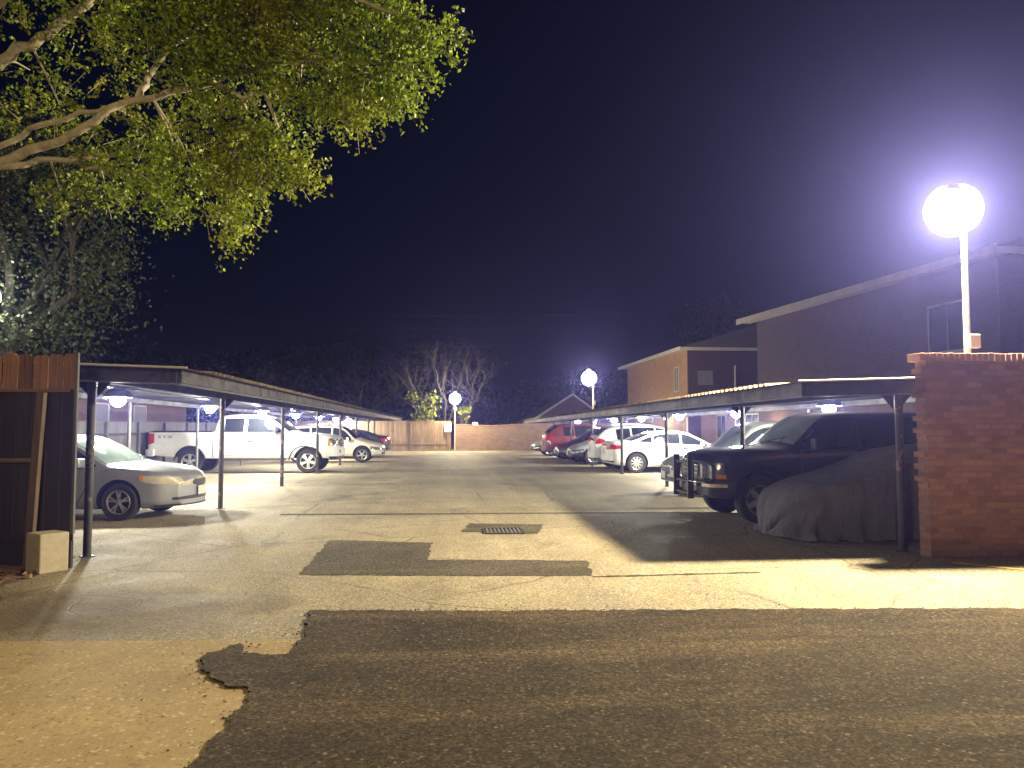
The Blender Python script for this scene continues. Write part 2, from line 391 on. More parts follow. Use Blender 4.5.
def gp(L): return [tuple(G(*p)[:2]) for p in L]
pad = [(-9, gp([(0, 642)])[0][1]+.05)]+gp([(0, 642), (150, 641), (306, 640)])+gp([(300, 700)])+[(-.6, 1.0), (-.6, -6), (-9, -6)]
struct('concrete_pad', MB().poly(jit(pad, .012, .15, seed=2), .004), M['pad'])
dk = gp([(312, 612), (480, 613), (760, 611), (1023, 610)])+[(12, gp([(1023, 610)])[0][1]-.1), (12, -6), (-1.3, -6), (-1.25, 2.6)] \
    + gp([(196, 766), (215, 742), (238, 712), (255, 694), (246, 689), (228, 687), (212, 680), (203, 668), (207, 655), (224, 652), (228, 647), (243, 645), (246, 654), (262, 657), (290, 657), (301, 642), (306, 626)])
def slab(pts, h):
    n = len(pts); m = MB(); m.add([(p[0], p[1], h) for p in pts]+[(p[0], p[1], .0) for p in pts], [tuple(range(n))]+[(i, (i+1) % n, (i+1) % n+n, i+n) for i in range(n)]); return m
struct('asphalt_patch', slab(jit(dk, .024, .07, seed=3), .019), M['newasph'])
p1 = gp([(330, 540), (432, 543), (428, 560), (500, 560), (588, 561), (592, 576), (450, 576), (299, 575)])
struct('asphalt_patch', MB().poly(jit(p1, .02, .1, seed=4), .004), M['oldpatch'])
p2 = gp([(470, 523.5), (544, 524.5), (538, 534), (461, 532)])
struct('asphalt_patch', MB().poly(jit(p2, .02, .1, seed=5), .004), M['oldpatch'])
p3 = [(-14, 12)]+gp([(74, 556), (60, 566), (30, 574), (0, 590)])+[(-5.2, 6.6), (-14, 6.4)]
struct('dirt_verge', MB().poly(jit(p3, .06, .12, seed=6), .004), M['dirt'])
# worn lighter slab between the patches with saw-cut seams
for k, q in enumerate([[(280, 514), (700, 512), (700, 513.2), (280, 515.4)],
                       [(592, 576.4), (760, 572), (760, 573), (592, 577.6)]]):
    struct('pavement_seam', MB().poly(jit(gp(q), .015, .2, seed=20+k), .0035), M['oldpatch'])
# drain grate
t = thing('drain_grate', 'small rusty drain grate set in the dark square patch in the middle of the lane', 'drain grate', tuple(G(503, 531.5)[:2])+(.006,))
f = MB()
for a in (-.30, .28): f.box(-.30, .30, a, a+.03, 0, .012)
for a in (-.30, .27): f.box(a, a+.03, -.27, .28, 0, .012)
f.build('frame', M['steel_dark'], t)
f = MB()
for k in range(9): f.box(-.25+k*.06, -.225+k*.06, -.268, .278, .0, .010)
f.build('bars', M['steel_gal'], t)
MB().box(-.268, .268, -.268, .278, -.0005, .0015).build('dark_plate', M['black'], t)  # flat black plate stands in for the dark below the bars

# yellow kerb line at the brick wall
y0, y1 = G(952, 563.2), G(1030, 570.5)
d_ = Vector((y1.x-y0.x, y1.y-y0.y)).normalized(); n_ = Vector((-d_.y, d_.x))*.035; e = Vector((y0.x, y0.y))+d_*3.2
s0 = Vector((y0.x, y0.y))
struct('painted_line', MB().poly(jit([s0-n_, e-n_, e+n_, s0+n_], .006, .1, seed=9), .006), M['yellow'])

def pebbles(name, C, size, mat, seed=1):
    r = np.random.default_rng(seed); n = len(C); s_ = size*r.uniform(.4, 1.5, n)[:, None]
    o6 = np.array([(1, 0, 0), (-1, 0, 0), (0, 1, 0), (0, -1, 0), (0, 0, .8), (0, 0, -.5)], float)
    V = C[:, None, :]+o6[None]*s_[:, None, :]*r.uniform(.5, 1., (n, 6, 3)); tri = [(0, 2, 4), (2, 1, 4), (1, 3, 4), (3, 0, 4), (2, 0, 5), (1, 2, 5), (3, 1, 5), (0, 3, 5)]
    me = bpy.data.meshes.new(name); me.from_pydata(V.reshape(-1, 3).tolist(), [], [tuple(6*i+k for k in t_) for i in range(n) for t_ in tri]); me.materials.append(mat)
    o = bpy.data.objects.new(name, me); COL.objects.link(o); return o
ed = jit(dk[:1]+dk[-22:], .0, .03, False, 8); ed = np.array(ed)
pc = ed[rng.integers(0, len(ed), 2600)]+rng.normal(size=(2600, 2))*np.array([.07, .07])*rng.exponential(1., (2600, 1))
tag(pebbles('loose_gravel', np.concatenate([pc, np.full((2600, 1), .008)], 1), .008, M['newasph'], 3), kind='stuff')
pc = np.stack([rng.uniform(-5, 6, 5000), rng.uniform(2.5, 12, 5000), np.full(5000, .007)], 1)
tag(pebbles('grit', pc, .0065, M['pad'], 4), kind='stuff')
# leaf litter on the verge
def leaves_mesh(name, C, size, mat, parent=None, flat=False, seed=1, asp=.55):
    r = np.random.default_rng(seed); n = len(C)
    a = r.normal(size=(n, 3)); 
    if flat: a[:, 2] *= .12
    a /= np.linalg.norm(a, axis=1)[:, None]
    b = r.normal(size=(n, 3))
    if flat: b[:, 2] *= .12
    b -= a*(a*b).sum(1)[:, None]; b /= np.linalg.norm(b, axis=1)[:, None]
    c = np.cross(a, b); s = (size*r.uniform(.6, 1.35, n))[:, None]
    v = np.stack([C-a*s*.5, C+b*s*asp*.5+c*s*.10, C+a*s*.5, C-b*s*asp*.5+c*s*.10], 1).reshape(-1, 3)
    me = bpy.data.meshes.new(name); me.vertices.add(4*n); me.vertices.foreach_set('co', v.astype(np.float32).ravel())
    me.loops.add(4*n); me.loops.foreach_set('vertex_index', np.arange(4*n, dtype=np.int32))
    me.polygons.add(n); me.polygons.foreach_set('loop_start', np.arange(0, 4*n, 4, dtype=np.int32))
    me.update(calc_edges=True); me.validate(); me.materials.append(mat)
    o = bpy.data.objects.new(name, me); COL.objects.link(o)
    if parent is not None: o.parent = parent
    return o
n = 700
lc = np.stack([rng.uniform(-7.5, -4.35, n), rng.uniform(7.9, 9.85, n), rng.uniform(.008, .05, n)], 1)
lc = lc[lc[:, 1] > 8.3+(lc[:, 0]+4.4)*-.1-.4*rng.random(len(lc))]
tag(leaves_mesh('leaf_litter', lc, .09, M['litter'], flat=True, seed=3), kind='stuff')

def shell(P, off=.004, thick=.012, out=None):
    """a solid panel lying on a grid of points"""
    A = np.array(P, float); nu, nv, _ = A.shape
    du = np.gradient(A, axis=0) if nu > 1 else None; dv = np.gradient(A, axis=1)
    N = np.cross(du, dv); L = np.linalg.norm(N, axis=2, keepdims=True); L[L < 1e-9] = 1; N = N/L
    if out is not None:
        if (N.reshape(-1, 3).mean(0)*np.array(out)).sum() < 0: N = -N
    O = A+N*off; I = A-N*thick
    m = MB(); n = nu*nv
    vs = list(map(tuple, O.reshape(-1, 3)))+list(map(tuple, I.reshape(-1, 3))); fs = []
    for i in range(nu-1):
        for j in range(nv-1):
            a = i*nv+j; fs.append((a, a+1, a+nv+1, a+nv)); fs.append((n+a+nv, n+a+nv+1, n+a+1, n+a))
    rim = [i*nv for i in range(nu)]+[(nu-1)*nv+j for j in range(1, nv)]+[i*nv+nv-1 for i in range(nu-2, -1, -1)]+[j for j in range(nv-2, 0, -1)]
    for k in range(len(rim)): a, b = rim[k], rim[(k+1) % len(rim)]; fs.append((a, n+a, n+b, b))
    m.add(vs, fs); return m

# ------------------------------------------------------------------ lamps
def light(name, parent, loc, power, color, r=.08):
    l = bpy.data.lights.new(name, 'POINT'); l.energy = power; l.color = color; l.shadow_soft_size = r
    o = bpy.data.objects.new(name, l); COL.objects.link(o); o.location = loc; o.visible_camera = True
    if parent is not None: o.parent = parent
    return o
P_MAIN, P_LED, P_FAR, P_WARM = 9000, 1050, 2400, 1900
WARM = (1, .83, .54); COOL = (1, .96, .80)
def pole_lamp(loc, h, label, power, color, arm=(-.3, 0), gr=.34, shield=None, group='lamp poles around the parking lot', base=0):
    t = thing('lamp_pole', label, 'lamp pole', loc, 0, group)
    MB().tube([(0, 0, base), (0, 0, h*.5), (0, 0, h+.12)], [.048, .044, .036], 12).build('pole', M['pole'], t, 50)
    MB().lathe([(.10, 0), (.10, .02), (.06, .03), (.055, .06)], (0, 0, base), 'z', 12).build('base_plate', M['steel_gal'], t)
    MB().box(-.05, .09, -.14, -.05, 2.62, 2.8).build('junction_box', M['pole'], t, bevel=.008)
    hd = Vector((arm[0], arm[1], h))
    ang = math.atan2(arm[1], arm[0])
    MB().lathe([(.03, .34+gr-.16), (.09, .31+gr-.16), (.12, .25+gr-.16), (.11, .215+gr-.16)], hd, 'z', 16).build('housing', M['lampbody'], t, 40)
    MB().tube([(0, 0, h+.1), tuple(hd*.5+Vector((0, 0, h*.5+.30))), tuple(hd+Vector((0, 0, .3)))], .022, 8).build('arm', M['pole'], t)
    if shield is not None:                         # curved back reflector
        ax = Vector((math.cos(R_(shield))*math.cos(R_(18)), math.sin(R_(shield))*math.cos(R_(18)), math.sin(R_(18))))
        e1 = Vector((-ax.y, ax.x, 0)).normalized(); e2 = ax.cross(e1)
        P = [[hd+(ax*math.cos(R_(q))+(e1*math.cos(a)+e2*math.sin(a))*math.sin(R_(q)))*.36 for a in np.linspace(0, 2*PI, 29)] for q in (1, 12, 24, 36, 48, 58, 66, 70)]
        bm_ = MB().grid(P).grid([[p+(p-hd)*.05 for p in r] for r in P]); bm_.build('back_reflector', M['lampbody'], t, 50)
        MB().tube([hd+Vector((0, 0, .3)), hd+Vector((.36*math.cos(R_(shield)), .36*math.sin(R_(shield)), .33))], .018, 8).build('bracket', M['lampbody'], t)
    light('lamp_light', t, hd, power, color, gr)
    return t

# ------------------------------------------------------------------ carports
def carport(name, label, xen, xef, sgn, posts_y, xp, xr, yn, yf, zt, slope, fascia_mat, dz_far):
    """xe: lane-side eave; sgn: direction away from the lane; slopes up away from the lane"""
    t = thing(name, label, 'carport', (xp, posts_y[0], 0), 0, 'carports along the lane')
    ox, oy = xp, posts_y[0]
    xe = lambda y: xen+(xef-xen)*(y-yn)/(yf-yn)
    def zz(x, y): return zt+slope*abs(x-xe(y))+dz_far*(y-yn)/(yf-yn)
    # corrugated sheet, ribs run across the lane
    pitch = .19; n = int((yf-yn)/pitch)
    prof = [(0, 0), (.30, 0), (.42, .042), (.58, .042), (.70, 0)]
    ys, hs = [], []
    for k in range(n):
        for a, h in prof: ys.append(yn+(k+a)*pitch); hs.append(h)
    ys.append(yf); hs.append(0)
    P = []
    for y, h in zip(ys, hs):
        if y < yn+.9: h *= .0                     # flashing strip at the near end hides the ribs
        P.append([(x-ox, y-oy, zz(x, y)+h) for x in (xe(y)+(xr-xe(y))*k for k in (0, .33, .66, 1))])
    r = MB().grid(P).grid([[(x, y, z-.004) for x, y, z in row] for row in P], flip=True)
    r.build('roof_sheet', M['roof_sheet'], t, 30, fix=False)
    MB().grid([[(x-ox, y-oy, zz(x, y)-.008) for x in (xe(y)+sgn*.05, xr)] for y in np.linspace(yn+.03, yf-.03, 12)]).build('soffit', M['under'], t, fix=False)  # dark sheet under the ribs carries the painted shade
    MB().tube([(xe(yn)-ox, yn-oy, zz(xe(yn), yn)+.006), (xr-ox, yn-oy, zz(xr, yn)+.006)], .014, 8).build('edge_glint_tube', M['white_trim'], t, 50)  # white tube added to catch lamp light as a bright roof edge
    # fascia channels
    f = MB(); FH = .17; ins = .13
    def beam(mbd, x0, y0, x1, y1, zo, h, w):
        a = Vector((x0-ox, y0-oy, zz(x0, y0)+zo)); b = Vector((x1-ox, y1-oy, zz(x1, y1)+zo))
        d = (b-a); d.z = 0; s = Vector((-d.y, d.x, 0)).normalized()*w/2
        vs = [a-s, a+s, b+s, b-s]; vs = vs+[v-Vector((0, 0, h)) for v in vs]
        mbd.add(vs, [(0, 1, 2, 3), (7, 6, 5, 4), (0, 4, 5, 1), (1, 5, 6, 2), (2, 6, 7, 3), (3, 7, 4, 0)])
    xf = lambda y: xe(y)+sgn*ins
    y = yn+ins; i = 0
    while y < yf-.1:                              # fascia in lengths with small gaps at the joints
        y2 = min(y+6.0, yf-.1); beam(f, xf(y), y, xf(y2), y2-.02, -.006, FH, .05); y = y2; i += 1
    beam(f, xf(yn)+sgn*.03, yn+ins+.02, xr-sgn*.1, yn+ins+.02, -.008, FH, .05)
    beam(f, xf(yf)+sgn*.03, yf-ins, xr-sgn*.1, yf-ins, -.008, FH, .05)
    f.build('fascia', fascia_mat, t, bevel=.006)
    lip = MB(); beam(lip, xf(yn)+sgn*.06, yn+ins+.06, xf(yf)+sgn*.06, yf-.2, -.178, .012, .11)
    beam(lip, xf(yn)+sgn*.14, yn+ins+.075, xr-sgn*.1, yn+ins+.075, -.180, .012, .11)
    lip.build('fascia_lip', M['steel_gal'], t)
    # beams on the post rows, rafters at every post and purlins
    for xx in (xp, xp+sgn*3.95):
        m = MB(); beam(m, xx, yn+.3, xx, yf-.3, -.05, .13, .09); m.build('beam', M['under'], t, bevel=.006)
    for py in posts_y:
        if py > yf-.3: continue
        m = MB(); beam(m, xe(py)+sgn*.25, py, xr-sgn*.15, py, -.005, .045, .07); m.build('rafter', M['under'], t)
    xl_ = -6.15 if sgn < 0 else 7.6
    MB().tube([(xl_+.1-ox, y-oy, zz(xl_, y)-.065) for y in np.linspace(yn+.4, yf-.5, 12)], .014, 6).build('conduit', M['steel_gal'], t, 50)
    for py in posts_y:
        if py > yf-.2: continue
        ptop = zz(xp, py)-.179
        m = MB().tube([(0, py-oy, 0), (0, py-oy, ptop)], .048, 12)
        m.build('post', M['steel_post'], t, 50)
        x2 = xp+sgn*3.95
        for sx_ in (-1, 1):                       # gusset plates where the post meets the beam
            MB().add([(sx_*.045, py-oy+.05, ptop), (sx_*.22, py-oy+.05, ptop), (sx_*.045, py-oy+.05, ptop-.2), (sx_*.045, py-oy+.058, ptop), (sx_*.22, py-oy+.058, ptop), (sx_*.045, py-oy+.058, ptop-.2)], [(0, 2, 1), (3, 4, 5), (0, 1, 4, 3), (1, 2, 5, 4), (2, 0, 3, 5)]).build('gusset', M['steel_dark'], t)
        MB().lathe([(.10, 0), (.10, .012), (.05, .014)], (0, py-oy, .002), 'z', 4).build('base_plate', M['steel_dark'], t)
        MB().tube([(x2-ox, py-oy, 0), (x2-ox, py-oy, zz(x2, py)-.179)], .045, 10).build('post', M['steel_gal'], t, 50)
    return t, zz
LP = [9.93+5.55*k for k in range(7)]
RP = [9.5+5.32*k for k in range(7)]
carp_l, zl = carport('carport', 'long low carport left of the lane with a rusty grey fascia', -3.16, -2.78, -1, LP, -4.4, -10.0, 9.62, 48.6, 2.30, .03, M['fascia_l'], -.21)
carp_r, zr_ = carport('carport', 'long low carport right of the lane with a dark fascia', 4.36, 4.3, 1, RP, 5.8, 11.4, 9.28, 45.0, 2.155, .03, M['fascia_r'], -.23)

def port_lamp(x, y, ztop, label, group, power=P_LED):
    zz_ = (zl if x < 0 else zr_)(x, y)
    t = thing('carport_lamp', label, 'lamp', (x, y, ztop), 0, group)
    MB().tube([(0, 0, -.01), (0, 0, zz_-ztop-.01)], .014, 6).build('stem', M['lampbody'], t)
    MB().lathe([(.04, .0), (.10, -.015), (.20, -.06), (.235, -.12), (.25, -.17), (.24, -.17), (.19, -.07), (.09, -.035)], (0, 0, 0), 'z', 20).build('housing', M['lampbody'], t, 40)
    MB().lathe([(.10, -.04), (.11, -.05), (.02, -.056)], (0, 0, 0), 'z', 16).build('lens', M['bulb_cool'], t, 60)
    light('lamp_light', t, (0, 0, -.215), power, COOL, .125)
where_l = ['above the silver sedan', 'over the rear half of the white pickup bed', 'above the cab of the white pickup', 'just beyond the white pickup cab', 'above the cream crossover',
           'above the red car roof', 'farthest back near the wooden fence']
for k in range(7):
    y = 14.95+5.62*k
    port_lamp(-6.15, y, 2.30-.0035*(y-15), ('bright lamp under the left carport roof, ' if k else 'nearest bright lamp under the left carport roof, ')+where_l[k], 'lamps under the left carport')
where_r = ['right above the black suv roof', 'beside the post over black suv hood', 'above the cabin of the white sedan', 'above the tail of the white sedan', 'above the white crossover',
           'above the grey crossover', 'above the red suv, farthest back']
for k in range(7):
    y = 14.84+5.0*k
    port_lamp(7.6, y, 2.17-.0035*(y-15), ('bright lamp under the right carport roof, ' if k else 'nearest bright lamp under the right carport roof, ')+where_r[k], 'lamps under the right carport')

# pole lamps
pole_lamp((6.85, 9.62, 0), 4.47, 'tall pole with a blazing flood lamp standing behind the end of the red brick wall', P_MAIN, WARM, (-.14, .0), gr=.17, shield=55)
q = AT(455, 398, 49.2); pole_lamp((q.x, 49.2, 0), q.z-.06, 'warm lamp on a pole where the back fence meets the back wall', P_FAR, (1, .84, .55), (0, -.28))
q = AT(590, 377, 36.5); pole_lamp((q.x+.15, 36.5, 0), q.z-.06, 'lamp pole rising behind the right carport roof in front of the tan apartment block', P_FAR*.9, (1, .86, .6), (-.2, 0))
q = AT(-9, 297, 15.0); pole_lamp((q.x-.2, 15.0, 0), q.z, 'lamp pole behind the left carport at the far left edge below the hazy tree', P_FAR*.06, COOL, (.2, 0), gr=.16)
# distant lamp beyond the back wall
q = AT(475, 422.5, 62.0); t = thing('wall_lamp', 'small white lamp glowing just above the top of the back wall', 'lamp', (q.x, 62, q.z))
MB().lathe([(.02, .14), (.16, .13), (.18, .0), (.16, -.02)], (0, 0, 0), 'z', 12).build('housing', M['lampbody'], t)
MB().lathe([(.15, -.02), (.2, -.13), (.14, -.25), (.02, -.29)], (0, 0, 0), 'z', 12).build('globe', M['bulb_cool'], t, 60)
MB().tube([(0, 0, .1), (0, 0, -q.z)], .04, 8).build('pole', M['pole'], t)

# ------------------------------------------------------------------ near brick wall
t = thing('brick_wall', 'dark red brick wall end with a lit brick cap, right of the right carport post', 'brick wall', (5.86, 9.0, 0))
w = MB(); w.box(0, 9, 0, .22, .0, 2.40)
nr = int(2.40/.074)
for k in range(nr):                                # toothed end: every other course sticks out
    z = .55+k*.074
    if z > 2.36: break
    ex = .055 if k % 2 else .012
    if random.random() < .18: ex = -.0
    if ex > 0: w.box(-ex, -.0005, .006, .214, z, z+.066)
w.build('wall', M['brick_red'], t)
c = MB(); x = -.09
while x < 8.9:
    tilt = random.uniform(-.006, .006); c.box(x, x+.064, -.025+tilt, .245+tilt, 2.402, 2.50+random.uniform(-.006, .004)); x += .075
c.build('cap', M['brick_cap'], t, bevel=.006)

# ------------------------------------------------------------------ near left fence (seen from the rail side)
t = thing('picket_fence', 'weathered dog-eared picket fence with rails and a leaning post at the left edge', 'fence', (-4.22, 9.2, 0))
pk = MB(); 
for k in range(16):
    x1 = -.02-k*.166; x0 = x1-.152; h = 2.42+random.uniform(-.02, .02); y = random.uniform(-.006, .006)
    z0 = 2.02
    pts = [(x0, z0), (x1, z0), (x1, h-.035), (x1-.03, h), (x0+.03, h), (x0, h-.035)]
    vs = [(a, y, b) for a, b in pts]+[(a, y+.02, b) for a, b in pts]
    pk.add(vs, [tuple(range(6)), tuple(range(11, 5, -1))]+[(i, i+6, (i+1) % 6+6, (i+1) % 6) for i in range(6)])
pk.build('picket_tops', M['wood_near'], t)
pk = MB()
for k in range(16):
    x1 = -.02-k*.166; x0 = x1-.158; y = random.uniform(-.004, .004)
    pk.box(x0, x1, y, y+.02, .28, 2.018)
pk.build('pickets', M['wood_dark'], t)  # boards in a darker tone than the picket tops
MB().box(-2.5, -.075, -.045, -.008, 1.985, 2.022).build('rail', M['wood_rail'], t, bevel=.004)
MB().box(-2.5, -.42, -.05, -.008, 1.19, 1.235).build('rail', M['wood_rail'], t, bevel=.004)
MB().box(-2.5, -.1, -.045, -.008, .30, .38).build('rail', M['wood_dark'], t, bevel=.004)
MB().box(-2.5, -.02, -.03, .03, .0, .30).build('kickboard', M['wood_dark'], t, bevel=.004)
m = MB(); m.obox((-.40, -.10, .98), .085, .08, 2.0, Matrix.Rotation(R_(2.6), 3, 'Y')); m.build('post', M['wood_post'], t, bevel=.006)
MB().box(-.03, .006, -.05, -.004, .38, 2.44).build('end_board', M['wood_grey'], t, bevel=.005)
# concrete block at the fence foot
q = G(70, 556)
t2 = MB().box(-.155, .155, -.155, .155, 0, .43).build('concrete_block', M['block'], None, bevel=.015, loc=(-4.40, 8.98, 0)); t2.rotation_euler = (0, 0, R_(-38))
tag(t2, 'square tan concrete block between the picket fence and the first carport post', 'concrete block')
b = MB().obox((0, 0, .05), .75, .13, .035, Matrix.Rotation(R_(5), 3, 'Y')).build('scrap_board', M['wood_rail'], bevel=.004, loc=(-5.0, 8.95, .012)); b.rotation_euler = (R_(8), 0, R_(-7))
tag(b, 'loose broken board lying among dry leaves at the foot of the picket fence', 'board')

# ------------------------------------------------------------------ back fence and wall
YB = 49.9
q0 = AT(455, 420.8, YB)
t = thing('wooden_fence', 'tall cedar board fence closing the far end of the lane on the left', 'fence', (0, YB, 0))
b = MB(); x = .2
while x > -13:
    h = 1.93+random.uniform(-.012, .012); b.box(x-.145, x, random.uniform(-.004, .004), .022, .03, h); x -= .152
b.build('boards', M['wood_back'], t)
for k in range(6):
    xx = .1-k*2.44; MB().box(xx-.05, xx+.05, -.085, -.0045, 0, 1.9).build('post', M['wood_back'], t)
MB().box(-12.8, .1, -.045, -.0045, .42, .51).build('rail', M['wood_back'], t)
MB().box(-12.8, .1, -.045, -.0045, .0, .14).build('kickboard', M['wood_back'], t)
t = thing('masonry_wall', 'low weathered brown masonry wall closing the far end of the lane on the right', 'wall', (.42, YB+.1, 0))
P = [[], []]
top = [(0, 1.68), (1.2, 1.64), (2.4, 1.6), (3.0, 1.62), (4.2, 1.70), (6, 1.71), (16, 1.72)]
xs = np.linspace(0, 16, 80); zs = np.interp(xs, [a for a, _ in top], [b_ for _, b_ in top])
w = MB()
w.grid([[(x, 0, 0), (x, 0, z), (x, .2, z), (x, .2, 0)] for x, z in zip(xs, zs)])
w.build('wall', M['brick_back'], t)
w = MB(); w.grid([[(x, -.03, z+.002), (x, -.03, z+.05), (x, .23, z+.05), (x, .23, z+.002)] for x, z in zip(xs, zs)]); w.build('coping', M['brick_cap'], t)
q = AT(448, 427.5, YB-.2)
t = thing('notice_sign', 'small white sign on the end post of the back fence', 'sign', (q.x, YB-.16, q.z))
MB().box(-.22, .22, -.012, .012, -.28, .3).build('panel', M['sign'], t)
MB().box(-.03, .03, .015, .05, -q.z, .2).build('post', M['wood_back'], t)

# left side fence behind the parked cars
t = thing('side_fence', 'grey board fence running behind the left carport', 'fence', (-10.25, 9.6, 0))
b = MB(); y = 0
while y < 40:
    b.box(-.012, .012, y, y+.185, .02, 1.74+random.uniform(-.008, .008)); y += .187
b.build('boards', M['wood_grey'], t)
for k in range(17): MB().box(.014, .09, k*2.4, k*2.4+.09, 0, 1.72).build('post', M['wood_grey'], t)
MB().box(.014, .05, .0, 40, 1.3, 1.38).build('rail', M['wood_dark'], t)

# ------------------------------------------------------------------ buildings
def window(par, x0, x1, z0, z1, y, axis, blind=False, face=-1, trim='white_trim'):
    """axis 'x': window in a wall whose outside faces -Y; 'y': outside faces -X"""
    fr = .06
    def bx(mb, a0, a1, b0, b1, d0, d1):
        if axis == 'x': mb.box(a0, a1, y+d0, y+d1, b0, b1)
        else: mb.box(y+d0, y+d1, a0, a1, b0, b1)
    m = MB(); bx(m, x0-fr, x1+fr, z1, z1+fr, -.05, -.001); bx(m, x0-fr, x0, z0, z1, -.05, -.001); bx(m, x1, x1+fr, z0, z1, -.05, -.001)
    bx(m, x0-fr*1.4, x1+fr*1.4, z0-fr, z0, -.08, -.001); bx(m, (x0+x1)/2-.02, (x0+x1)/2+.02, z0, z1, -.035, -.001)
    w_ = m.build('window', M[trim], par)
    m = MB(); bx(m, x0, x1, z0, z1, -.015, -.002); m.build('pane', M['blind'] if blind else M['glass_bldg'], w_)
def apartment(name, label, x0, x1, y0, y1, h, mats, over=.55):
    t = thing(name, label, 'building', (x0, y0, 0), 0, 'apartment blocks beyond the right carport')
    W, L = x1-x0, y1-y0
    MB().box(0, W, 0, L, 0, h).build('wall', mats, t)
    rf = MB(); hh = h+W*.16
    pts = [(-over, h+.06), (W/2, hh), (W+over, h+.06), (W+over, h-.0), (-over, h)]
    vs = [(a, -over, b) for a, b in pts]+[(a, L+over, b) for a, b in pts]
    rf.add(vs, [(0, 1, 2, 3, 4), (9, 8, 7, 6, 5), (0, 5, 6, 1), (1, 6, 7, 2), (2, 7, 8, 3), (4, 9, 5, 0), (3, 8, 9, 4)])
    roof = rf.build('roof', M['roofing'], t)
    fm = MB(); fm.box(-over-.03, -over-.002, -over-.03, L+over+.03, h-.12, h+.09); fm.box(-over, W+over, -over-.03, -over-.002, h-.12, h+.05)
    fm.build('fascia', M['white_trim'], roof)
    MB().box(-over+.02, -.002, -over+.02, L+over, h-.06, h-.003).build('soffit', M['white_trim'], roof)
    return t
bA = apartment('apartment_building', 'nearer shaded brick two-storey apartment block with a pale eave line, behind the flood lamp', 12.0, 24, 17.2, 29.0, 5.72, M['brick_shaded'])
bA.rotation_euler = (0, 0, R_(5.4)); bA.location = (12.0+11.8*math.sin(R_(5.4)), 29.0-11.8*math.cos(R_(5.4)), 0)
for k, (yy, bl) in enumerate([(1.0, 0)]):
    window(bA, yy, yy+1.3, 3.55, 4.75, 0, 'y', 0, trim='lampbody'); window(bA, yy, yy+1.3, .9, 2.1, 0, 'y', 0, trim='lampbody')
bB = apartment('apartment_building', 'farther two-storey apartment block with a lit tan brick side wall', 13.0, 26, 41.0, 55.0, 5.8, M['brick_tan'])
window(bB, 1.5, 2.3, 3.6, 4.9, 0, 'y', True)
MB().box(.0, 8.0, -.15, -.001, 0, 5.75).build('end_wall', M['brick_shaded'], bB)  # slab of shaded brick makes this side darker than the tan one
window(bB, .6, 1.3, 3.9, 4.55, -.15, 'x', True, trim='lampbody'); window(bB, 1.5, 2.4, .9, 2.1, -.15, 'x', trim='lampbody')
MB().tube([(2.6, -.22, 0), (2.6, -.22, 4.9)], .05, 8).build('downpipe', M['pole'], bB)
MB().box(.9, 5.6, -.9, -.152, 2.75, 2.87).build('balcony', M['white_trim'], bB)
MB().lathe([(.12, 0), (.12, .5), (.16, .52), (.16, .6)], (3.0, 5, 6.2), 'z', 10).build('vent_pipe', M['steel_gal'], bB)
# connecting wing behind the right carport, seen below its roof
t = thing('service_wing', 'low brick wing between the two apartment blocks behind the right carport', 'building', (13.6, 29.6, 0), 0)
MB().box(0, 6, 0, 11, 0, 3.0).build('wall', M['brick_brown'], t)
MB().box(-.3, 6.2, -.3, 11.2, 3.003, 3.12).build('roof', M['roofing'], t)
window(t, 3.2, 4.6, .9, 2.1, 0, 'y', False); window(t, 7.2, 8.4, .9, 2.1, 0, 'y', False, trim='lampbody')
q = AT(650.5, 418.5, 41.0)
def wall_light(x, y, z, label, power):
    t = thing('wall_lamp', label, 'lamp', (x, y, z))
    MB().box(.03, .06, -.06, .06, -.1, .12).build('bracket', M['lampbody'], t)
    MB().lathe([(.03, -.1), (.075, -.07), (.075, .04), (.03, .07)], (-.05, 0, 0), 'z', 12).build('globe', M['bulb_warm'], t, 50)
    light('lamp_light', t, (-.22, 0, 0), power, (1, .75, .4), .05)
wall_light(12.9, 44.5, AT(650.5, 418.5, 44.5).z, 'small amber wall lamp on the tan brick wall behind the white crossover', 90)
wall_light(11.92, 27.6, 1.55, 'bright wall lamp seen over the hood line beside the pale van windshield', 130)
# gabled house beyond the back wall
t = thing('gable_house', 'dark gabled house with pale rake boards beyond the back wall', 'house', (9.6, 62, 0))
hw = 4.6; za = AT(572, 393, 62).z; ze = AT(521, 424, 62).z
xl = AT(522, 424, 62).x-9.6; xr = -xl+.4; xa = AT(572, 393, 62).x-9.6
MB().add([(xl+.3, 0, 0), (xr-.3, 0, 0), (xr-.3, 0, ze), (xa, 0, za-.12), (xl+.3, 0, ze), (xl+.3, 9, 0), (xr-.3, 9, 0), (xr-.3, 9, ze), (xa, 9, za-.12), (xl+.3, 9, ze)],
         [(0, 1, 2, 3, 4), (9, 8, 7, 6, 5), (0, 5, 6, 1), (1, 6, 7, 2), (4, 9, 5, 0)]).build('wall', M['brick_brown'], t)
r = MB().add([(xl, -.4, ze-.1), (xa, -.4, za), (xr, -.4, ze-.1), (xl, 9.4, ze-.1), (xa, 9.4, za), (xr, 9.4, ze-.1), (xl, -.4, ze-.24), (xa, -.4, za-.16), (xr, -.4, ze-.24), (xl, 9.4, ze-.24), (xa, 9.4, za-.16), (xr, 9.4, ze-.24)],
             [(0, 3, 4, 1), (1, 4, 5, 2), (6, 7, 10, 9), (7, 8, 11, 10), (0, 1, 7, 6), (1, 2, 8, 7), (3, 9, 10, 4), (4, 10, 11, 5), (0, 6, 9, 3), (2, 5, 11, 8)]).build('roof', M['roofing'], t)
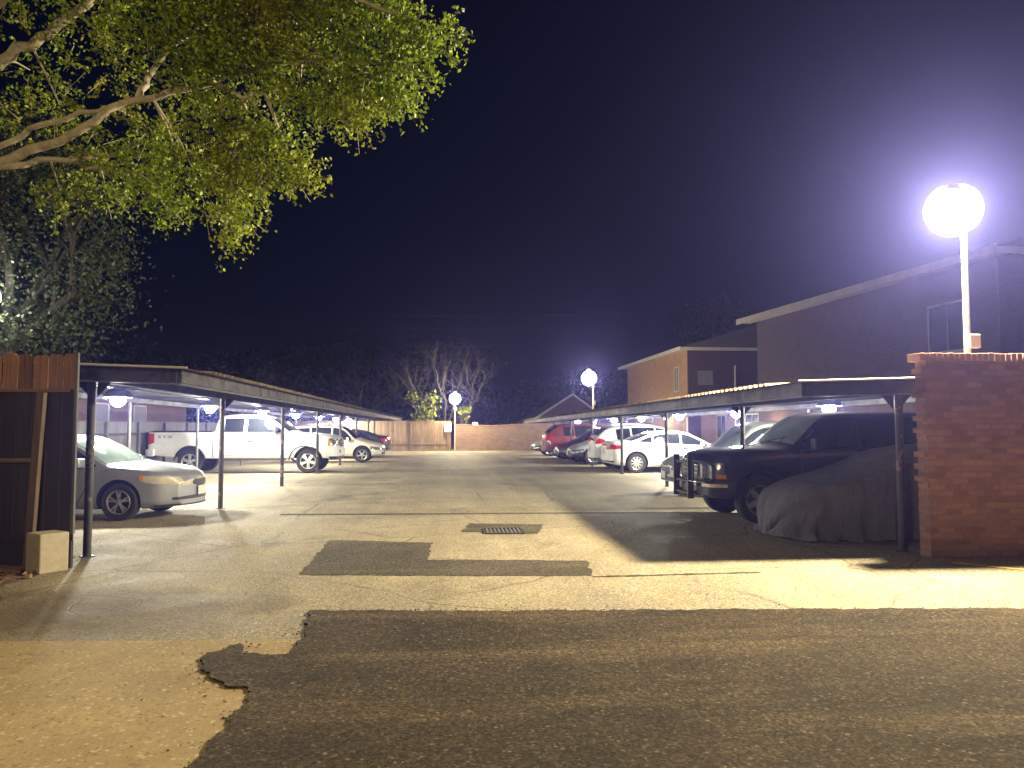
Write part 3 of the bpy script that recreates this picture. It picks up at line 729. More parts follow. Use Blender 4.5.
MB().add([(xl, -.45, ze-.12), (xa, -.45, za-.02), (xr, -.45, ze-.12), (xl, -.45, ze-.30), (xa, -.45, za-.20), (xr, -.45, ze-.30),
          (xl, -.402, ze-.12), (xa, -.402, za-.02), (xr, -.402, ze-.12), (xl, -.402, ze-.30), (xa, -.402, za-.20), (xr, -.402, ze-.30)],
         [(0, 1, 4, 3), (1, 2, 5, 4), (6, 9, 10, 7), (7, 10, 11, 8), (0, 6, 7, 1), (1, 7, 8, 2), (3, 4, 10, 9), (4, 5, 11, 10)]).build('rake_board', M['white_trim'], roof if False else r)
# house behind the left fence
t = thing('brick_house', 'low red brick house with windows behind the grey side fence', 'house', (-21, 26, 0))
MB().box(0, 8.2, 0, 13, 0, 2.9).build('wall', M['brick_brown'], t)
MB().add([(-.4, -.4, 2.9), (8.6, -.4, 2.9), (8.6, 13.4, 2.9), (-.4, 13.4, 2.9), (4.1, 3, 4.2), (4.1, 10, 4.2)], [(0, 1, 4), (1, 2, 5, 4), (2, 3, 5), (3, 0, 4, 5), (0, 3, 2, 1)]).build('roof', M['roofing'], t)
def window_e(par, a0, a1, z0, z1, x):
    m = MB().box(x+.001, x+.05, a0-.06, a1+.06, z1, z1+.06).box(x+.001, x+.05, a0-.06, a0, z0, z1).box(x+.001, x+.05, a1, a1+.06, z0, z1).box(x+.001, x+.07, a0-.08, a1+.08, z0-.06, z0)
    w_ = m.build('window', M['white_trim'], par); MB().box(x+.002, x+.015, a0, a1, z0, z1).build('pane', M['blind'], w_)
window_e(t, 3, 4.2, 1.2, 2.4, 8.2); window_e(t, 6.6, 7.8, 1.2, 2.4, 8.2)

# ------------------------------------------------------------------ vehicles
def pchip(pts):
    x = np.array([p[0] for p in pts], float); y = np.array([p[1] for p in pts], float)
    o = np.argsort(x); x, y = x[o], y[o]; h = np.diff(x); d = np.diff(y)/h
    m = np.zeros_like(y)
    for i in range(1, len(x)-1):
        if d[i-1]*d[i] > 0: w1, w2 = 2*h[i]+h[i-1], h[i]+2*h[i-1]; m[i] = (w1+w2)/(w1/d[i-1]+w2/d[i])
    m[0], m[-1] = d[0], d[-1]
    def f(t):
        t = min(max(t, x[0]), x[-1]); i = min(max(int(np.searchsorted(x, t))-1, 0), len(h)-1); s = (t-x[i])/h[i]
        return float((1+2*s)*(1-s)**2*y[i]+s*(1-s)**2*h[i]*m[i]+s*s*(3-2*s)*y[i+1]+s*s*(s-1)*h[i]*m[i+1])
    return f
def sstep(a, b, x):
    t = min(1, max(0, (x-a)/(b-a))); return t*t*(3-2*t)
class Car:
    def __init__(s, name, label, cat, spec, paint, loc, rz, group='cars parked under the carports'):
        s.t = thing(name, label, cat, loc, rz, group); s.__dict__.update(spec); s.paint = paint
        s.Lh = s.L/2
        for k in ('top', 'belt', 'wid', 'bot'): setattr(s, k+'_f', pchip(spec[k]))
        s.prof_f = pchip(spec.get('prof', [(0, .93), (.08, .975), (.3, .995), (.55, 1.), (.8, .99), (1., .965)]))
        s.rf = pchip(spec.get('rakeF', [(0, .0), (2, .0)])); s.rr = pchip(spec.get('rakeR', [(0, .0), (2, .0)]))
        s.crown = spec.get('crown', .10); s.tum = spec.get('tumble', .38)
    def D(s, x, y, z):
        w = s.wid_max if hasattr(s, 'wid_max') else max(p[1] for p in s.wid)
        u = (y/w)**2
        if x > 0: x2 = x-s.bowF*min(1, x/(.30*s.L))*u-s.rf(z)*sstep(s.Lh-.55, s.Lh, x)
        else: x2 = x+s.bowR*min(1, -x/(.30*s.L))*u+s.rr(z)*sstep(s.Lh-.55, s.Lh, -x)
        return (x2, y, z)
    def dims(s, x):
        w, b, t = s.wid_f(x), s.bot_f(x), s.top_f(x); be = min(s.belt_f(x), t-.012)
        zr = max(be, t-s.crown); yb = w*s.prof_f(1.); ye = yb-.008-s.tum*(zr-be)
        return w, b, t, be, zr, yb, ye
    def side_y(s, x, z):
        w, b, t, be, zr, yb, ye = s.dims(x)
        if z <= be: return w*s.prof_f(max(0, (z-b)/(be-b)))
        if z <= zr: return yb+(ye-yb)*(z-be)/max(1e-4, zr-be)
        a = min(1, (z-zr)/max(1e-4, t-zr)); return ye*(1-a**2.5)**(1/2.5)
    def top_pt(s, x, fy):
        """fy -1..1 across the roof / hood / glass"""
        w, b, t, be, zr, yb, ye = s.dims(x); z = zr+(t-zr)*(1-abs(fy)**2.5)**(1/2.5); return s.D(x, fy*ye, z)
    def section(s, x):
        w, b, t, be, zr, yb, ye = s.dims(x); p = [(0, b), (w*.5, b), (w*.86, b)]
        for k in range(11):
            u = k/10; p.append((w*s.prof_f(u), b+.02+(be-b-.02)*u))
        for k in range(1, 5): a = k/4; p.append((yb+(ye-yb)*a, be+(zr-be)*a))
        for k in range(1, 10):
            a = k/9*PI/2; p.append((ye*math.cos(a)**.8, zr+(t-zr)*math.sin(a)**.8))
        p[-1] = (0, t); return p
    def body(s, cladding=None):
        st = getattr(s, 'step', .07); xs = list(np.arange(-s.Lh+.35, s.Lh-.35, st))
        e = [0, .012, .03, .055, .09, .13, .18, .24, .3]
        xs = [-s.Lh+k for k in e]+xs+[s.Lh-k for k in e[::-1]]; xs = sorted(set(xs+list(getattr(s, 'xstops', []))))
        S = [s.section(x) for x in xs]; nh = len(S[0]); m = MB(); P = []
        for x, sec in zip(xs, S):
            row = [s.D(x, y, z) for y, z in sec]+[s.D(x, -y, z) for y, z in sec[::-1][1:-1]]; row.append(row[0]); P.append(row)
        m.grid(P)
        for x, sec in ((xs[0], S[0]), (xs[-1], S[-1])):
            m.grid([[s.D(x, y*f, z) for f in np.linspace(-1, 1, 9)] for y, z in sec])
        me = m.mesh('body', [s.paint, M['trim']])
        bm = bmesh.new(); bm.from_mesh(me); bmesh.ops.remove_doubles(bm, verts=bm.verts, dist=2e-4)
        bmesh.ops.dissolve_degenerate(bm, edges=bm.edges, dist=1e-5); bmesh.ops.recalc_face_normals(bm, faces=bm.faces)
        if cladding:
            for f in bm.faces:
                if f.calc_center_median().z < cladding: f.material_index = 1
        bm.to_mesh(me); bm.free()
        o = bpy.data.objects.new('body', me); COL.objects.link(o)
        cut = MB(); Wm = max(p[1] for p in s.wid)
        for ax in (s.axF, s.axR):
            for sg in (-1, 1): cut.lathe([(s.rw+s.gap, sg*(Wm-.30)), (s.rw+s.gap, sg*(Wm+.3))], (ax, 0, s.rw+.015), 'y', 36, 1)
        if hasattr(s, 'bed'):
            x0, x1, y0, z0 = s.bed; cut.box(x0, x1, -y0, y0, z0, 3, 1)
        cm = cut.mesh('cutter', [s.paint, M['trim']]); co = bpy.data.objects.new('cutter', cm); COL.objects.link(co)
        md = o.modifiers.new('b', 'BOOLEAN'); md.object = co; md.operation = 'DIFFERENCE'; md.solver = 'EXACT'
        dg = bpy.context.evaluated_depsgraph_get(); me2 = bpy.data.meshes.new_from_object(o.evaluated_get(dg))
        if len(me2.polygons) < 200: me2 = me
        if hasattr(s, 'cabin'): me2 = s.hollow(me2)
        o.modifiers.clear(); o.data = me2; me2.name = 'body'; bpy.data.objects.remove(co)
        me2.shade_smooth(); me2.set_sharp_from_angle(angle=R_(32)); o.parent = s.t
        s.wheels(); return o
    def hollow(s, me):
        """cut the cabin and its window openings out of the body"""
        (wx0, wx1), wins, xr = s.cabin
        me.materials.append(M['interior']); ob = bpy.data.objects.new('tmp', me); COL.objects.link(ob)
        def ext(poly, yf):
            n = len(poly); vs = [(x, -yf(z), z) for x, z in poly]+[(x, yf(z), z) for x, z in poly]
            m = MB(); m.add(vs, [tuple(range(n)), tuple(range(2*n-1, n-1, -1))]+[(i, i+n, (i+1) % n+n, (i+1) % n) for i in range(n)], 2); return m
        zb = s.belt_f(0)-.30; xm = -.2
        top = [(x, s.top_f(x)-.11) for x in np.linspace(xr, wx0-.12, 7)]
        cab = [(xr, zb)]+top+[(wx1-.20, s.belt_f(wx1)+.0), (wx1-.20, zb)]
        cuts = [ext(cab, lambda z: s.side_y(xm, z)-.07)]
        for x0, x1 in wins:
            xs = np.linspace(x0+.03, x1-.05, 6); lo = [(x, s.dims(x)[3]+.05) for x in (xs[0], xs[-1])]
            up = [(x, max(s.dims(x)[4]-.075, s.dims(x)[3]+.06)) for x in xs[::-1]]
            cuts.append(ext(lo+up, lambda z: 1.3))
        p0 = Vector((wx1-.07, s.top_f(wx1-.07))); p1 = Vector((wx0+.06, s.top_f(wx0+.06))); d = (p1-p0).normalized(); nn = Vector((-d.y, d.x))*.2
        cuts.append(ext([tuple(p0-nn), tuple(p0+nn), tuple(p1+nn), tuple(p1-nn)], lambda z: s.side_y(wx0, s.dims(wx0)[4])-.10))
        for m in cuts:
            cm = m.mesh('cutter', [s.paint, M['trim'], M['interior']]); co = bpy.data.objects.new('cutter', cm); COL.objects.link(co)
            md = ob.modifiers.new('b', 'BOOLEAN'); md.object = co; md.operation = 'DIFFERENCE'; md.solver = 'EXACT'
            dg = bpy.context.evaluated_depsgraph_get(); m2 = bpy.data.meshes.new_from_object(ob.evaluated_get(dg))
            ob.modifiers.clear()
            if len(m2.polygons) > 300: ob.data = m2
            bpy.data.objects.remove(co)
        r = ob.data; bpy.data.objects.remove(ob)
        for sg in (-1, 1):                          # front seats
            b = MB(); x = -.05; y = sg*.38
            b.obox((x-.12, y, zb+.38), .16, .46, .66, Matrix.Rotation(R_(-14), 3, 'Y')).obox((x-.22, y, zb+.80), .10, .26, .18, Matrix.Rotation(R_(-14), 3, 'Y')).obox((x+.16, y, zb+.10), .52, .48, .16)
            b.build('seat', M['seat'], s.t, 50, bevel=.05)
        MB().obox((wx1-.34, 0, s.belt_f(wx1)-.13), .26, 1.3, .20, Matrix.Rotation(R_(8), 3, 'Y')).build('dashboard', M['trim'], s.t, 50, bevel=.05)
        return r
    def glass_top(s, name, x0, x1, e=.93, mat='glass_dark', n=12, off=.004):
        P = [[s.top_pt(x, f*e) for f in np.linspace(-1, 1, 15)] for x in np.linspace(x0, x1, n)]
        return shell(P, off, .01, (0, 0, 1)).build(name, M[mat], s.t, 40)
    def side_panel(s, name, x0, x1, zlo, zhi, mat, sg, off=.004, thick=.01, n=14, nz=7):
        P = []
        for x in np.linspace(x0, x1, n):
            a = zlo(x) if callable(zlo) else zlo; b = zhi(x) if callable(zhi) else zhi; b = max(b, a+.003)
            P.append([s.D(x, sg*s.side_y(x, z), z) for z in np.linspace(a, b, nz)])
        return shell(P, off, thick, (0, sg, 0)).build(name, mat, s.t, 40)
    def win(s, x0, x1, mat='glass_dark', lo=.02, hi=.035, sides=(-1, 1), zmax=9):
        for sg in sides:
            def zh(x): d = s.dims(x); return min(d[4]-hi, zmax)
            s.side_panel('side_window', x0, x1, lambda x: s.dims(x)[3]+lo, zh, M[mat], sg, .004, .008)
    def door(s, x0, x1, handle=None, z0=None, sides=(-1, 1), hm='same'):
        for sg in sides:
            def zl(x):
                z = z0 if z0 is not None else s.bot_f(x)+.10
                for ax in (s.axF, s.axR):
                    d = abs(x-ax); r = s.rw+s.gap+.05
                    if d < r: z = max(z, s.rw+.015+math.sqrt(r*r-d*d))
                return z
            n = 10; P = []
            for x in np.linspace(x0, x1, n): P.append([s.D(x, sg*s.side_y(x, z), z) for z in np.linspace(zl(x), s.dims(x)[3]-.004, 9)])
            A = np.array(P)
            o = shell(P, .0045, .004, (0, sg, 0)).build('door', s.paint, s.t, 40)
            # dark shut line round the door
            rim = [P[i][0] for i in range(n)]+[P[-1][j] for j in range(1, 9)]+[P[i][-1] for i in range(n-2, -1, -1)]+[P[0][j] for j in range(7, -1, -1)]
            MB().tube(rim, .0075, 5, cap=False).build('shut_line', M['trim'], o)
            if handle is not None:
                hx, hz = handle; y = sg*(s.side_y(hx, hz)+.03); p = s.D(hx, y, hz)
                MB().obox(p, .2, .028, .034).obox((p[0]-.08, p[1]-sg*.02, p[2]), .03, .03, .03).obox((p[0]+.08, p[1]-sg*.02, p[2]), .03, .03, .03).build('handle', s.paint if hm == 'same' else M[hm], o, bevel=.01)
    def band(s, name, end, sa, sb, zlo, zhi, mat, off=.006, thick=.015, depth=.35, n=14, nz=5, parent=None):
        P = []; xe = s.Lh-.002
        ss = sorted(set(list(np.linspace(sa, sb, n))+[k for k in (-1., 1.) if sa < k < sb]+[k for k in (-1.06, 1.06, -1.15, 1.15, -.94, .94) if sa < k < sb]))
        for q in ss:
            a = zlo(q) if callable(zlo) else zlo; b = zhi(q) if callable(zhi) else zhi; row = []
            for z in np.linspace(a, max(b, a+.004), nz):
                if abs(q) <= 1: x = end*xe; y = q*s.side_y(x, z)
                else: x = end*(xe-(abs(q)-1)*depth); y = math.copysign(s.side_y(x, z), q)
                row.append(s.D(x, y, z))
            P.append(row)
        mid = (sa+sb)/2
        o = (end, 0, 0) if abs(mid) < .8 else (end*.6, math.copysign(.6, mid), 0)
        return shell(P, off, thick, o).build(name, mat, parent or s.t, 40)
    def wheels(s):
        r, w = s.rw, s.tw; Wm = max(p[1] for p in s.wid)
        ty = MB().lathe([(r*.60, -w/2+.01), (r*.70, -w/2), (r*.92, -w/2), (r*.985, -w/2+.025), (r, -w/2+.05), (r, w/2-.05), (r*.985, w/2-.025), (r*.92, w/2), (r*.70, w/2), (r*.64, w/2-.012), (r*.63, w/2-.06), (.03, w/2-.07)], (0, 0, 0), 'y', 40).mesh('tyre', M['tyre'], 35)
        rm = MB(); R0 = r*.645; sp = s.spokes
        rm.lathe([(R0, w/2-.03), (R0, w/2+.002), (R0*.985, w/2+.005), (R0*.91, w/2-.004), (R0*.90, w/2-.04)], (0, 0, 0), 'y', 40, 0, False)
        rm.lathe([(R0*.26, w/2-.05), (R0*.25, w/2-.004), (R0*.16, w/2+.004), (.005, w/2+.005)], (0, 0, 0), 'y', 20)
        for k in range(sp):
            a = 2*PI*k/sp+.3; w0, w1 = s.spw
            for q in ((0,) if not getattr(s, 'twin', False) else (-.11, .11)):
                c, sn = math.cos(a), math.sin(a); c2, s2 = math.cos(a+q*1.6), math.sin(a+q*1.6)
                ri, ro = R0*.2, R0*.93; tx, tz = -sn, c; ux, uz = -s2, c2
                vs = [(c*ri-tx*w0*R0, w/2-.002, sn*ri-tz*w0*R0), (c*ri+tx*w0*R0, w/2-.002, sn*ri+tz*w0*R0), (c2*ro+ux*w1*R0, w/2-.012, s2*ro+uz*w1*R0), (c2*ro-ux*w1*R0, w/2-.012, s2*ro-uz*w1*R0)]
                vs += [(a_, b_-.04, c_) for a_, b_, c_ in vs]
                rm.add(vs, [(0, 1, 2, 3), (7, 6, 5, 4), (0, 4, 5, 1), (1, 5, 6, 2), (2, 6, 7, 3), (3, 7, 4, 0)])
        rmm = rm.mesh('rim', M['alu'], 30)
        for ax in (s.axF, s.axR):
            for sg in (-1, 1):
                wo = bpy.data.objects.new('wheel', ty); COL.objects.link(wo); wo.parent = s.t
                wo.location = (ax, sg*(Wm-w/2-.025), r); wo.rotation_euler = (0, random.uniform(0, 6), 0 if sg > 0 else PI)
                ro = bpy.data.objects.new('rim', rmm); COL.objects.link(ro); ro.parent = wo
    def mirror(s, x, z, mat=None, size=(.11, .21, .15), out=.05):
        for sg in (-1, 1):
            y = s.side_y(x, z); p = s.D(x, sg*(y+out+size[1]/2), z+size[2]*.4)
            m = MB().obox(p, *size).obox((p[0]+.02, sg*(y+out*.3), z-.01), .05, out*2.4, .04)
            m.build('mirror', mat or s.paint, s.t, 50, bevel=.03)
    def plate(s, end, z, mat='plate', y=0):
        x = end*s.Lh; p = s.D(x, y, z); MB().obox((p[0]+end*.02, y, z), .014, .31, .155).build('number_plate', M[mat], s.t, bevel=.004)
    def wipers(s, x, n=2):
        for k in range(n):
            a = s.top_pt(x+.02, -.15+k*.75); b = s.top_pt(x-.16, .55-k*.75+k*.65)
            MB().tube([(a[0], a[1], a[2]+.015), (b[0], b[1], b[2]+.018)], .008, 5).build('wiper', M['black'], s.t)

def spec(L, W, base, **kw):
    d = dict(L=L, bowF=.14, bowR=.10, rw=.32, tw=.21, gap=.055, spokes=5, spw=(.16, .10), axF=1.4, axR=-1.3); d.update(base); d.update(kw); return d
def wid(L, W, nf=.78, nr=.82):
    h = L/2; return [(-h, W*nr), (-h+.04, W*(nr+.06)), (-h+.18, W*.955), (-h+.5, W*.985), (-.3, W), (h-.9, W*.995), (h-.45, W*.97), (h-.18, W*.92), (h-.05, W*(nf+.07)), (h, W*nf)]

# ---- silver sedan, left
L = 4.69
SED = spec(L, .86, {}, wid=wid(L, .86, .66), top=[(-2.345, .90), (-2.30, 1.0), (-2.2, 1.03), (-1.75, 1.07), (-1.66, 1.08), (-1.0, 1.35), (-.55, 1.44), (-.1, 1.455), (.30, 1.42), (.62, 1.30), (1.32, .98), (1.40, .965), (1.9, .905), (2.15, .845), (2.29, .765), (2.345, .68)],
           belt=[(-2.345, .84), (-1.7, .96), (0, .93), (1.3, .885), (1.8, .85), (2.1, .79), (2.345, .62)], bot=[(-2.345, .34), (-2.1, .24), (-1.2, .2), (1.3, .19), (2.0, .2), (2.345, .25)],
           axF=1.30, axR=-1.30, rw=.315, bowF=.32, bowR=.16, crown=.085, twin=True, spokes=5, spw=(.07, .065))
c = Car('sedan', 'silver sedan nosing out between the first two posts of the left carport', 'car', SED, M['p_silver'], (-6.75, 14.50, 0), R_(-5))
c.body(); c.glass_top('windshield', .50, 1.27, .93, 'glass_pale'); c.glass_top('rear_window', -1.6, -1.0, .92)
c.win(.18, 1.12); c.win(-.85, .10); c.win(-1.42, -.93)
c.door(.10, 1.12, (.25, .80)); c.door(-.88, .06, (-.68, .82)); c.mirror(.98, .92); c.wipers(1.32)
for sg in (-1, 1):
    sa, sb = (.58, 1.95) if sg > 0 else (-1.95, -.58)
    c.band('headlight', 1, sa, sb, lambda q: .58+.07*max(0, abs(q)-.9), lambda q: .705+.055*max(0, abs(q)-.75), M['lens_yellow'], .008, .02, .42)
    sa, sb = (1.84, 2.0) if sg > 0 else (-2.0, -1.84)
    c.band('turn_signal', 1, sa, sb, lambda q: .665+.25*(abs(q)-1.84), lambda q: .755, M['amber'], .011, .02, .42)
    sa, sb = (.6, 1.3) if sg > 0 else (-1.3, -.6); c.band('tail_light', -1, sa, sb, .72, .9, M['red_lens'])
g = c.band('grille', 1, -.46, .46, lambda q: .52+.16*abs(q), .675, M['trim'], .010)
c.band('lower_intake', 1, -1.2, 1.2, lambda q: .335, lambda q: .385+.02*(1-abs(q)), M['trim'], .006, .02, .25)
c.band('front_lip', 1, -1.6, 1.6, .235, .262, M['trim'], .012, .02, .35)
c.plate(1, .47); c.plate(-1, .8)

# ---- white pickup, left
L = 6.3
PK = spec(L, 1.04, {}, wid=[(-3.15, .95), (-3.05, 1.0), (-2.0, 1.03), (0, 1.04), (2.2, 1.04), (2.75, 1.02), (3.0, .97), (3.1, .92), (3.15, .86)],
          top=[(-3.15, 1.42), (-3.1, 1.425), (-1.02, 1.43), (-.98, 1.44), (-.93, 1.72), (-.86, 1.92), (-.7, 1.99), (-.2, 2.02), (.4, 2.01), (.75, 1.95), (1.0, 1.84), (1.62, 1.43), (1.72, 1.39), (2.3, 1.355), (2.9, 1.29), (3.08, 1.22), (3.15, 1.12)],
          belt=[(-3.15, 1.38), (-1.1, 1.40), (-.95, 1.38), (.2, 1.36), (1.6, 1.34), (2.6, 1.27), (3.15, 1.04)], bot=[(-3.15, .62), (-2.5, .56), (-1, .5), (1.3, .5), (2.9, .5), (3.15, .52)],
          axF=2.13, axR=-1.77, rw=.405, tw=.27, gap=.085, bowF=.14, bowR=.02, crown=.10, tumble=.30, spokes=5, spw=(.14, .20), bed=(-3.02, -1.12, .86, .78), xstops=[-1.04, -1.0, -.96, -.93, -.9, -.86, -.82, -.78],
          prof=[(0, .96), (.08, .985), (.3, 1.), (.6, 1.), (.85, .99), (1., .965)], step=.09)
c = Car('pickup_truck', 'white extended-cab pickup truck parked nose out under the left carport', 'pickup truck', PK, M['p_white'], (-6.86, 27.72, 0), 0)
c.body(); c.glass_top('windshield', .95, 1.56, .92); c.glass_top('rear_window', -.93, -.88, .85)
c.win(.10, 1.36, lo=.025, hi=.05); c.win(-.66, -.02, lo=.025, hi=.05)
c.door(.06, 1.36, (.24, 1.10), .62, hm='black'); c.door(-.72, .03, None, .62); c.mirror(1.16, 1.38, M['trim'], (.13, .22, .24))
for sg in (-1, 1):
    k = lambda a, b: (a, b) if sg > 0 else (-b, -a)
    c.band('headlight', 1, *k(.62, 1.75), .93, 1.17, M['lens'], .008, .02, .3)
    c.band('turn_signal', 1, *k(1.45, 1.8), .94, 1.10, M['amber'], .011, .02, .3)
    c.band('tail_light', -1, *k(.82, 1.45), lambda q: .98+.14*max(0, abs(q)-1.05), 1.345, M['red_lens'], .008, .02, .45)
    c.band('fog_lamp', 1, *k(.62, .78), .68, .79, M['trim'], .05)
    m = c.side_panel('bed_rail', -3.12, -1.06, 1.388, 1.428, M['trim'], sg, .01)
    c.side_panel('bed_seam', -1.03, -1.005, .56, 1.39, M['trim'], sg, .003)
    c.side_panel('rocker_step', -.7, 1.5, .44, .505, M['trim'], sg, .02)
    for ax in (c.axF, c.axR):
        MB().tube([c.D(ax+math.cos(a)*(c.rw+.10), sg*(c.side_y(ax, .8)+.004), c.rw+.015+math.sin(a)*(c.rw+.10)) for a in np.linspace(.05, PI-.05, 20)], .022, 6).build('arch_trim', M['trim'], c.t)
c.band('front_bumper', 1, -1.85, 1.85, .58, .82, M['p_white'], .05, .04, .4)
c.band('lower_valance', 1, -1.5, 1.5, .44, .56, M['trim'], .01, .03, .4)
g = c.band('grille', 1, -.58, .58, .88, 1.19, M['trim'], .012)
for z in (.95, 1.03, 1.11): c.band('grille_bar', 1, -.56, .56, z-.016, z+.016, M['chrome'], .026, .01, parent=g)
c.band('rear_bumper', -1, -1.6, 1.6, .62, .82, M['p_white'], .09, .08, .35)
c.plate(-1, .9); c.plate(1, .70, 'plate')
cu = bpy.data.curves.new('badge', 'FONT'); cu.body = 'STX'; cu.size = .15; cu.extrude = .004; cu.offset = .0; cu.space_character = 1.5
tx = bpy.data.objects.new('badge', cu); COL.objects.link(tx)
dg = bpy.context.evaluated_depsgraph_get(); me = bpy.data.meshes.new_from_object(tx.evaluated_get(dg)); bpy.data.objects.remove(tx)
bo = bpy.data.objects.new('badge', me); COL.objects.link(bo); me.materials.append(M['trim']); bo.parent = c.t
bo.location = (-2.80, -c.side_y(-2.6, 1.22)-.012, 1.195); bo.rotation_euler = (PI/2, 0, 0); bo.scale = (1.35, .85, 1)

# ---- generic crossovers, hatchbacks and sedans
def crossover(name, label, L, H, W, paint, loc, rz, sloped=.0, nose=1.0, detail=True, wind='glass_dark', roofrail=False, cat='car', sedan=False, cl=None, lens='lens', rw=.345, spokes=5, hollow=False):
    h = L/2; b = H*.60
    if sedan:
        top = [(-h, .92), (-h+.05, 1.02), (-h+.14, 1.07), (-h+.52, 1.11), (-h+.62, 1.12), (-1.02, 1.36), (-.5, H-.01), (0, H), (.4, H-.05), (.72, H-.17), (1.42, 1.0), (1.5, .975), (h-.5, .88), (h-.2, .79), (h-.05, .70), (h, .62)]
        belt = [(-h, .86), (-h+.6, 1.03), (-.8, 1.0), (.3, .95), (1.4, .90), (h-.5, .8), (h, .56)]; bot = [(-h, .34), (-h+.3, .26), (-1, .2), (1.2, .2), (h-.3, .21), (h, .26)]
    else:
        top = [(-h, .98), (-h+.03, 1.10), (-h+.12, 1.25), (-h+.42+sloped*.5, H*.935), (-h+.75+sloped, H*.985), (-.3, H), (.25, H-.02), (.6, H-.11), (1.28, b+.07), (1.38, b+.035), (h-.6, b-.07*nose), (h-.22, b-.17*nose), (h-.06, b-.27*nose), (h, b-.36*nose)]
        belt = [(-h, .96), (-h+.5, b+.05), (-.4, b+.0), (1.2, b-.05), (h-.6, b-.14), (h, b-.45*nose)]; bot = [(-h, .4), (-h+.3, .33), (-1, .27), (1.2, .27), (h-.3, .28), (h, .33)]
    sp = spec(L, W, {}, wid=wid(L, W, .72, .80), top=top, belt=belt, bot=bot, axF=h-.92, axR=-h+.98, rw=rw, tw=.225, bowF=.22, bowR=.16, crown=.09, tumble=.36, step=.10, spokes=spokes, spw=(.10, .09) if spokes > 6 else (.15, .10))
    if hollow: sp['cabin'] = ((.58, 1.24), [(.14, 1.06), (-.86, .06), (-h+.62, -.94)], -h+.55)
    sg_ = 'glass_side' if hollow else 'glass_dark'
    c = Car(name, label, cat, sp, paint, loc, rz); c.body(cl)
    if sedan:
        c.glass_top('windshield', .60, 1.36, .93, wind); c.glass_top('rear_window', -h+.68, -1.0, .92)
        c.win(.16, 1.18); c.win(-.92, .08); c.win(-1.45, -1.0, lo=.03)
        c.door(.10, 1.16, (.27, .84), hm='chrome' if detail == 2 else 'same'); c.door(-.95, .06, (-.74, .87), hm='chrome' if detail == 2 else 'same')
        zt, zh = .80, .62
    else:
        c.glass_top('windshield', .58, 1.24, .93, wind); c.glass_top('rear_window', -h+.14, -h+.42+sloped*.5, .86)
        c.win(.14, 1.06, sg_); c.win(-.86, .06, sg_); c.win(-h+.62+sloped*.6, -.94, sg_, lo=.04, hi=.05)
        c.door(.10, 1.06, (.26, b-.16)); c.door(-.88, .06, (-.70, b-.14))
        zt, zh = .93, b-.44*nose
    for sg in (-1, 1):
        k = lambda a, d: (a, d) if sg > 0 else (-d, -a)
        c.band('headlight', 1, *k(.60, 1.9), lambda q: zh-.05+.06*max(0, abs(q)-1), lambda q: zh+.07+.06*max(0, abs(q)-.8), M[lens], .008, .02, .4)
        c.band('tail_light', -1, *k(.62, 1.9), lambda q: zt+.03*max(0, abs(q)-1), lambda q: zt+.14+(.03 if sedan else .12)*(1-max(0, abs(q)-1)), M['red_lens'], .008, .02, .34)
    c.band('grille', 1, -.5, .5, zh-.14, zh+.02, M['trim'], .008)
    c.band('lower_intake', 1, -.9, .9, .34, .44, M['trim'], .008)
    c.band('rear_bumper', -1, -1.7, 1.7, .42, .60, paint, .03, .03, .35)
    c.band('rear_valance', -1, -1.3, 1.3, .36, .44, M['trim'], .012, .02, .3)
    c.mirror(1.0, c.belt_f(1.0)+.01); c.plate(-1, zt-.06 if sedan else .72); c.plate(1, .47)
    if roofrail:
        for sg in (-1, 1):
            MB().tube([(x, sg*(c.dims(x)[6]-.06), c.top_f(x)+.012+(-.03 if i in (0, 5) else .02)) for i, x in enumerate(np.linspace(-1.5, .3, 6))], .018, 6).build('roof_rail', M['chrome'], c.t)
    return c
crossover('crossover', 'cream crossover parked nose out just beyond the white pickup', 4.65, 1.66, .93, M['p_cream'], (-5.15, 35.1, 0), 0, .2, .95, roofrail=True)
crossover('hatchback', 'bright red car of which only the roof and glass show beyond the cream crossover', 4.4, 1.62, .89, M['p_redb'], (-5.75, 39.2, 0), 0, .1)
crossover('sedan', 'navy blue sedan, farthest back under the left carport, red tail light showing', 4.75, 1.45, .9, M['p_navy'], (-5.45, 42.0, 0), PI, sedan=True)
crossover('sedan', 'white four-door sedan with slim red tail light facing the lane, right carport', 4.85, 1.46, .93, M['p_white'], (7.85, 26.75, 0), 0, sedan=True, detail=2, rw=.34, spokes=10)
crossover('crossover', 'white crossover with its red tail light to the lane beyond the white sedan', 4.55, 1.66, .92, M['p_white'], (7.65, 29.15, 0), 0, .25, roofrail=True)
crossover('crossover', 'silver grey crossover nose out between white crossover and maroon car', 4.5, 1.60, .91, M['p_grey'], (7.3, 32.4, 0), PI, .2, cl=.55, wind='glass_dark')
crossover('hatchback', 'dark maroon car nose out between the grey crossover and the red suv', 4.4, 1.55, .9, M['p_maroon'], (7.05, 34.9, 0), PI, .1, cl=.55)
crossover('crossover', 'red suv with a tall sloping tail facing the lane, right carport', 4.6, 1.74, .92, M['p_red'], (6.95, 38.0, 0), 0, .35, cl=.5)
crossover('minivan', 'pale beige car nose out, last under the right carport before the back wall', 4.7, 1.5, .92, M['p_cream'], (6.85, 41.6, 0), PI, .1, cl=.5)
crossover('minivan', 'pale olive minivan behind the black suv, its wide windshield lit', 4.9, 1.72, .96, M['p_van'], (7.5, 17.75, 0), PI, .05, .9, wind='glass_lit', hollow=True)

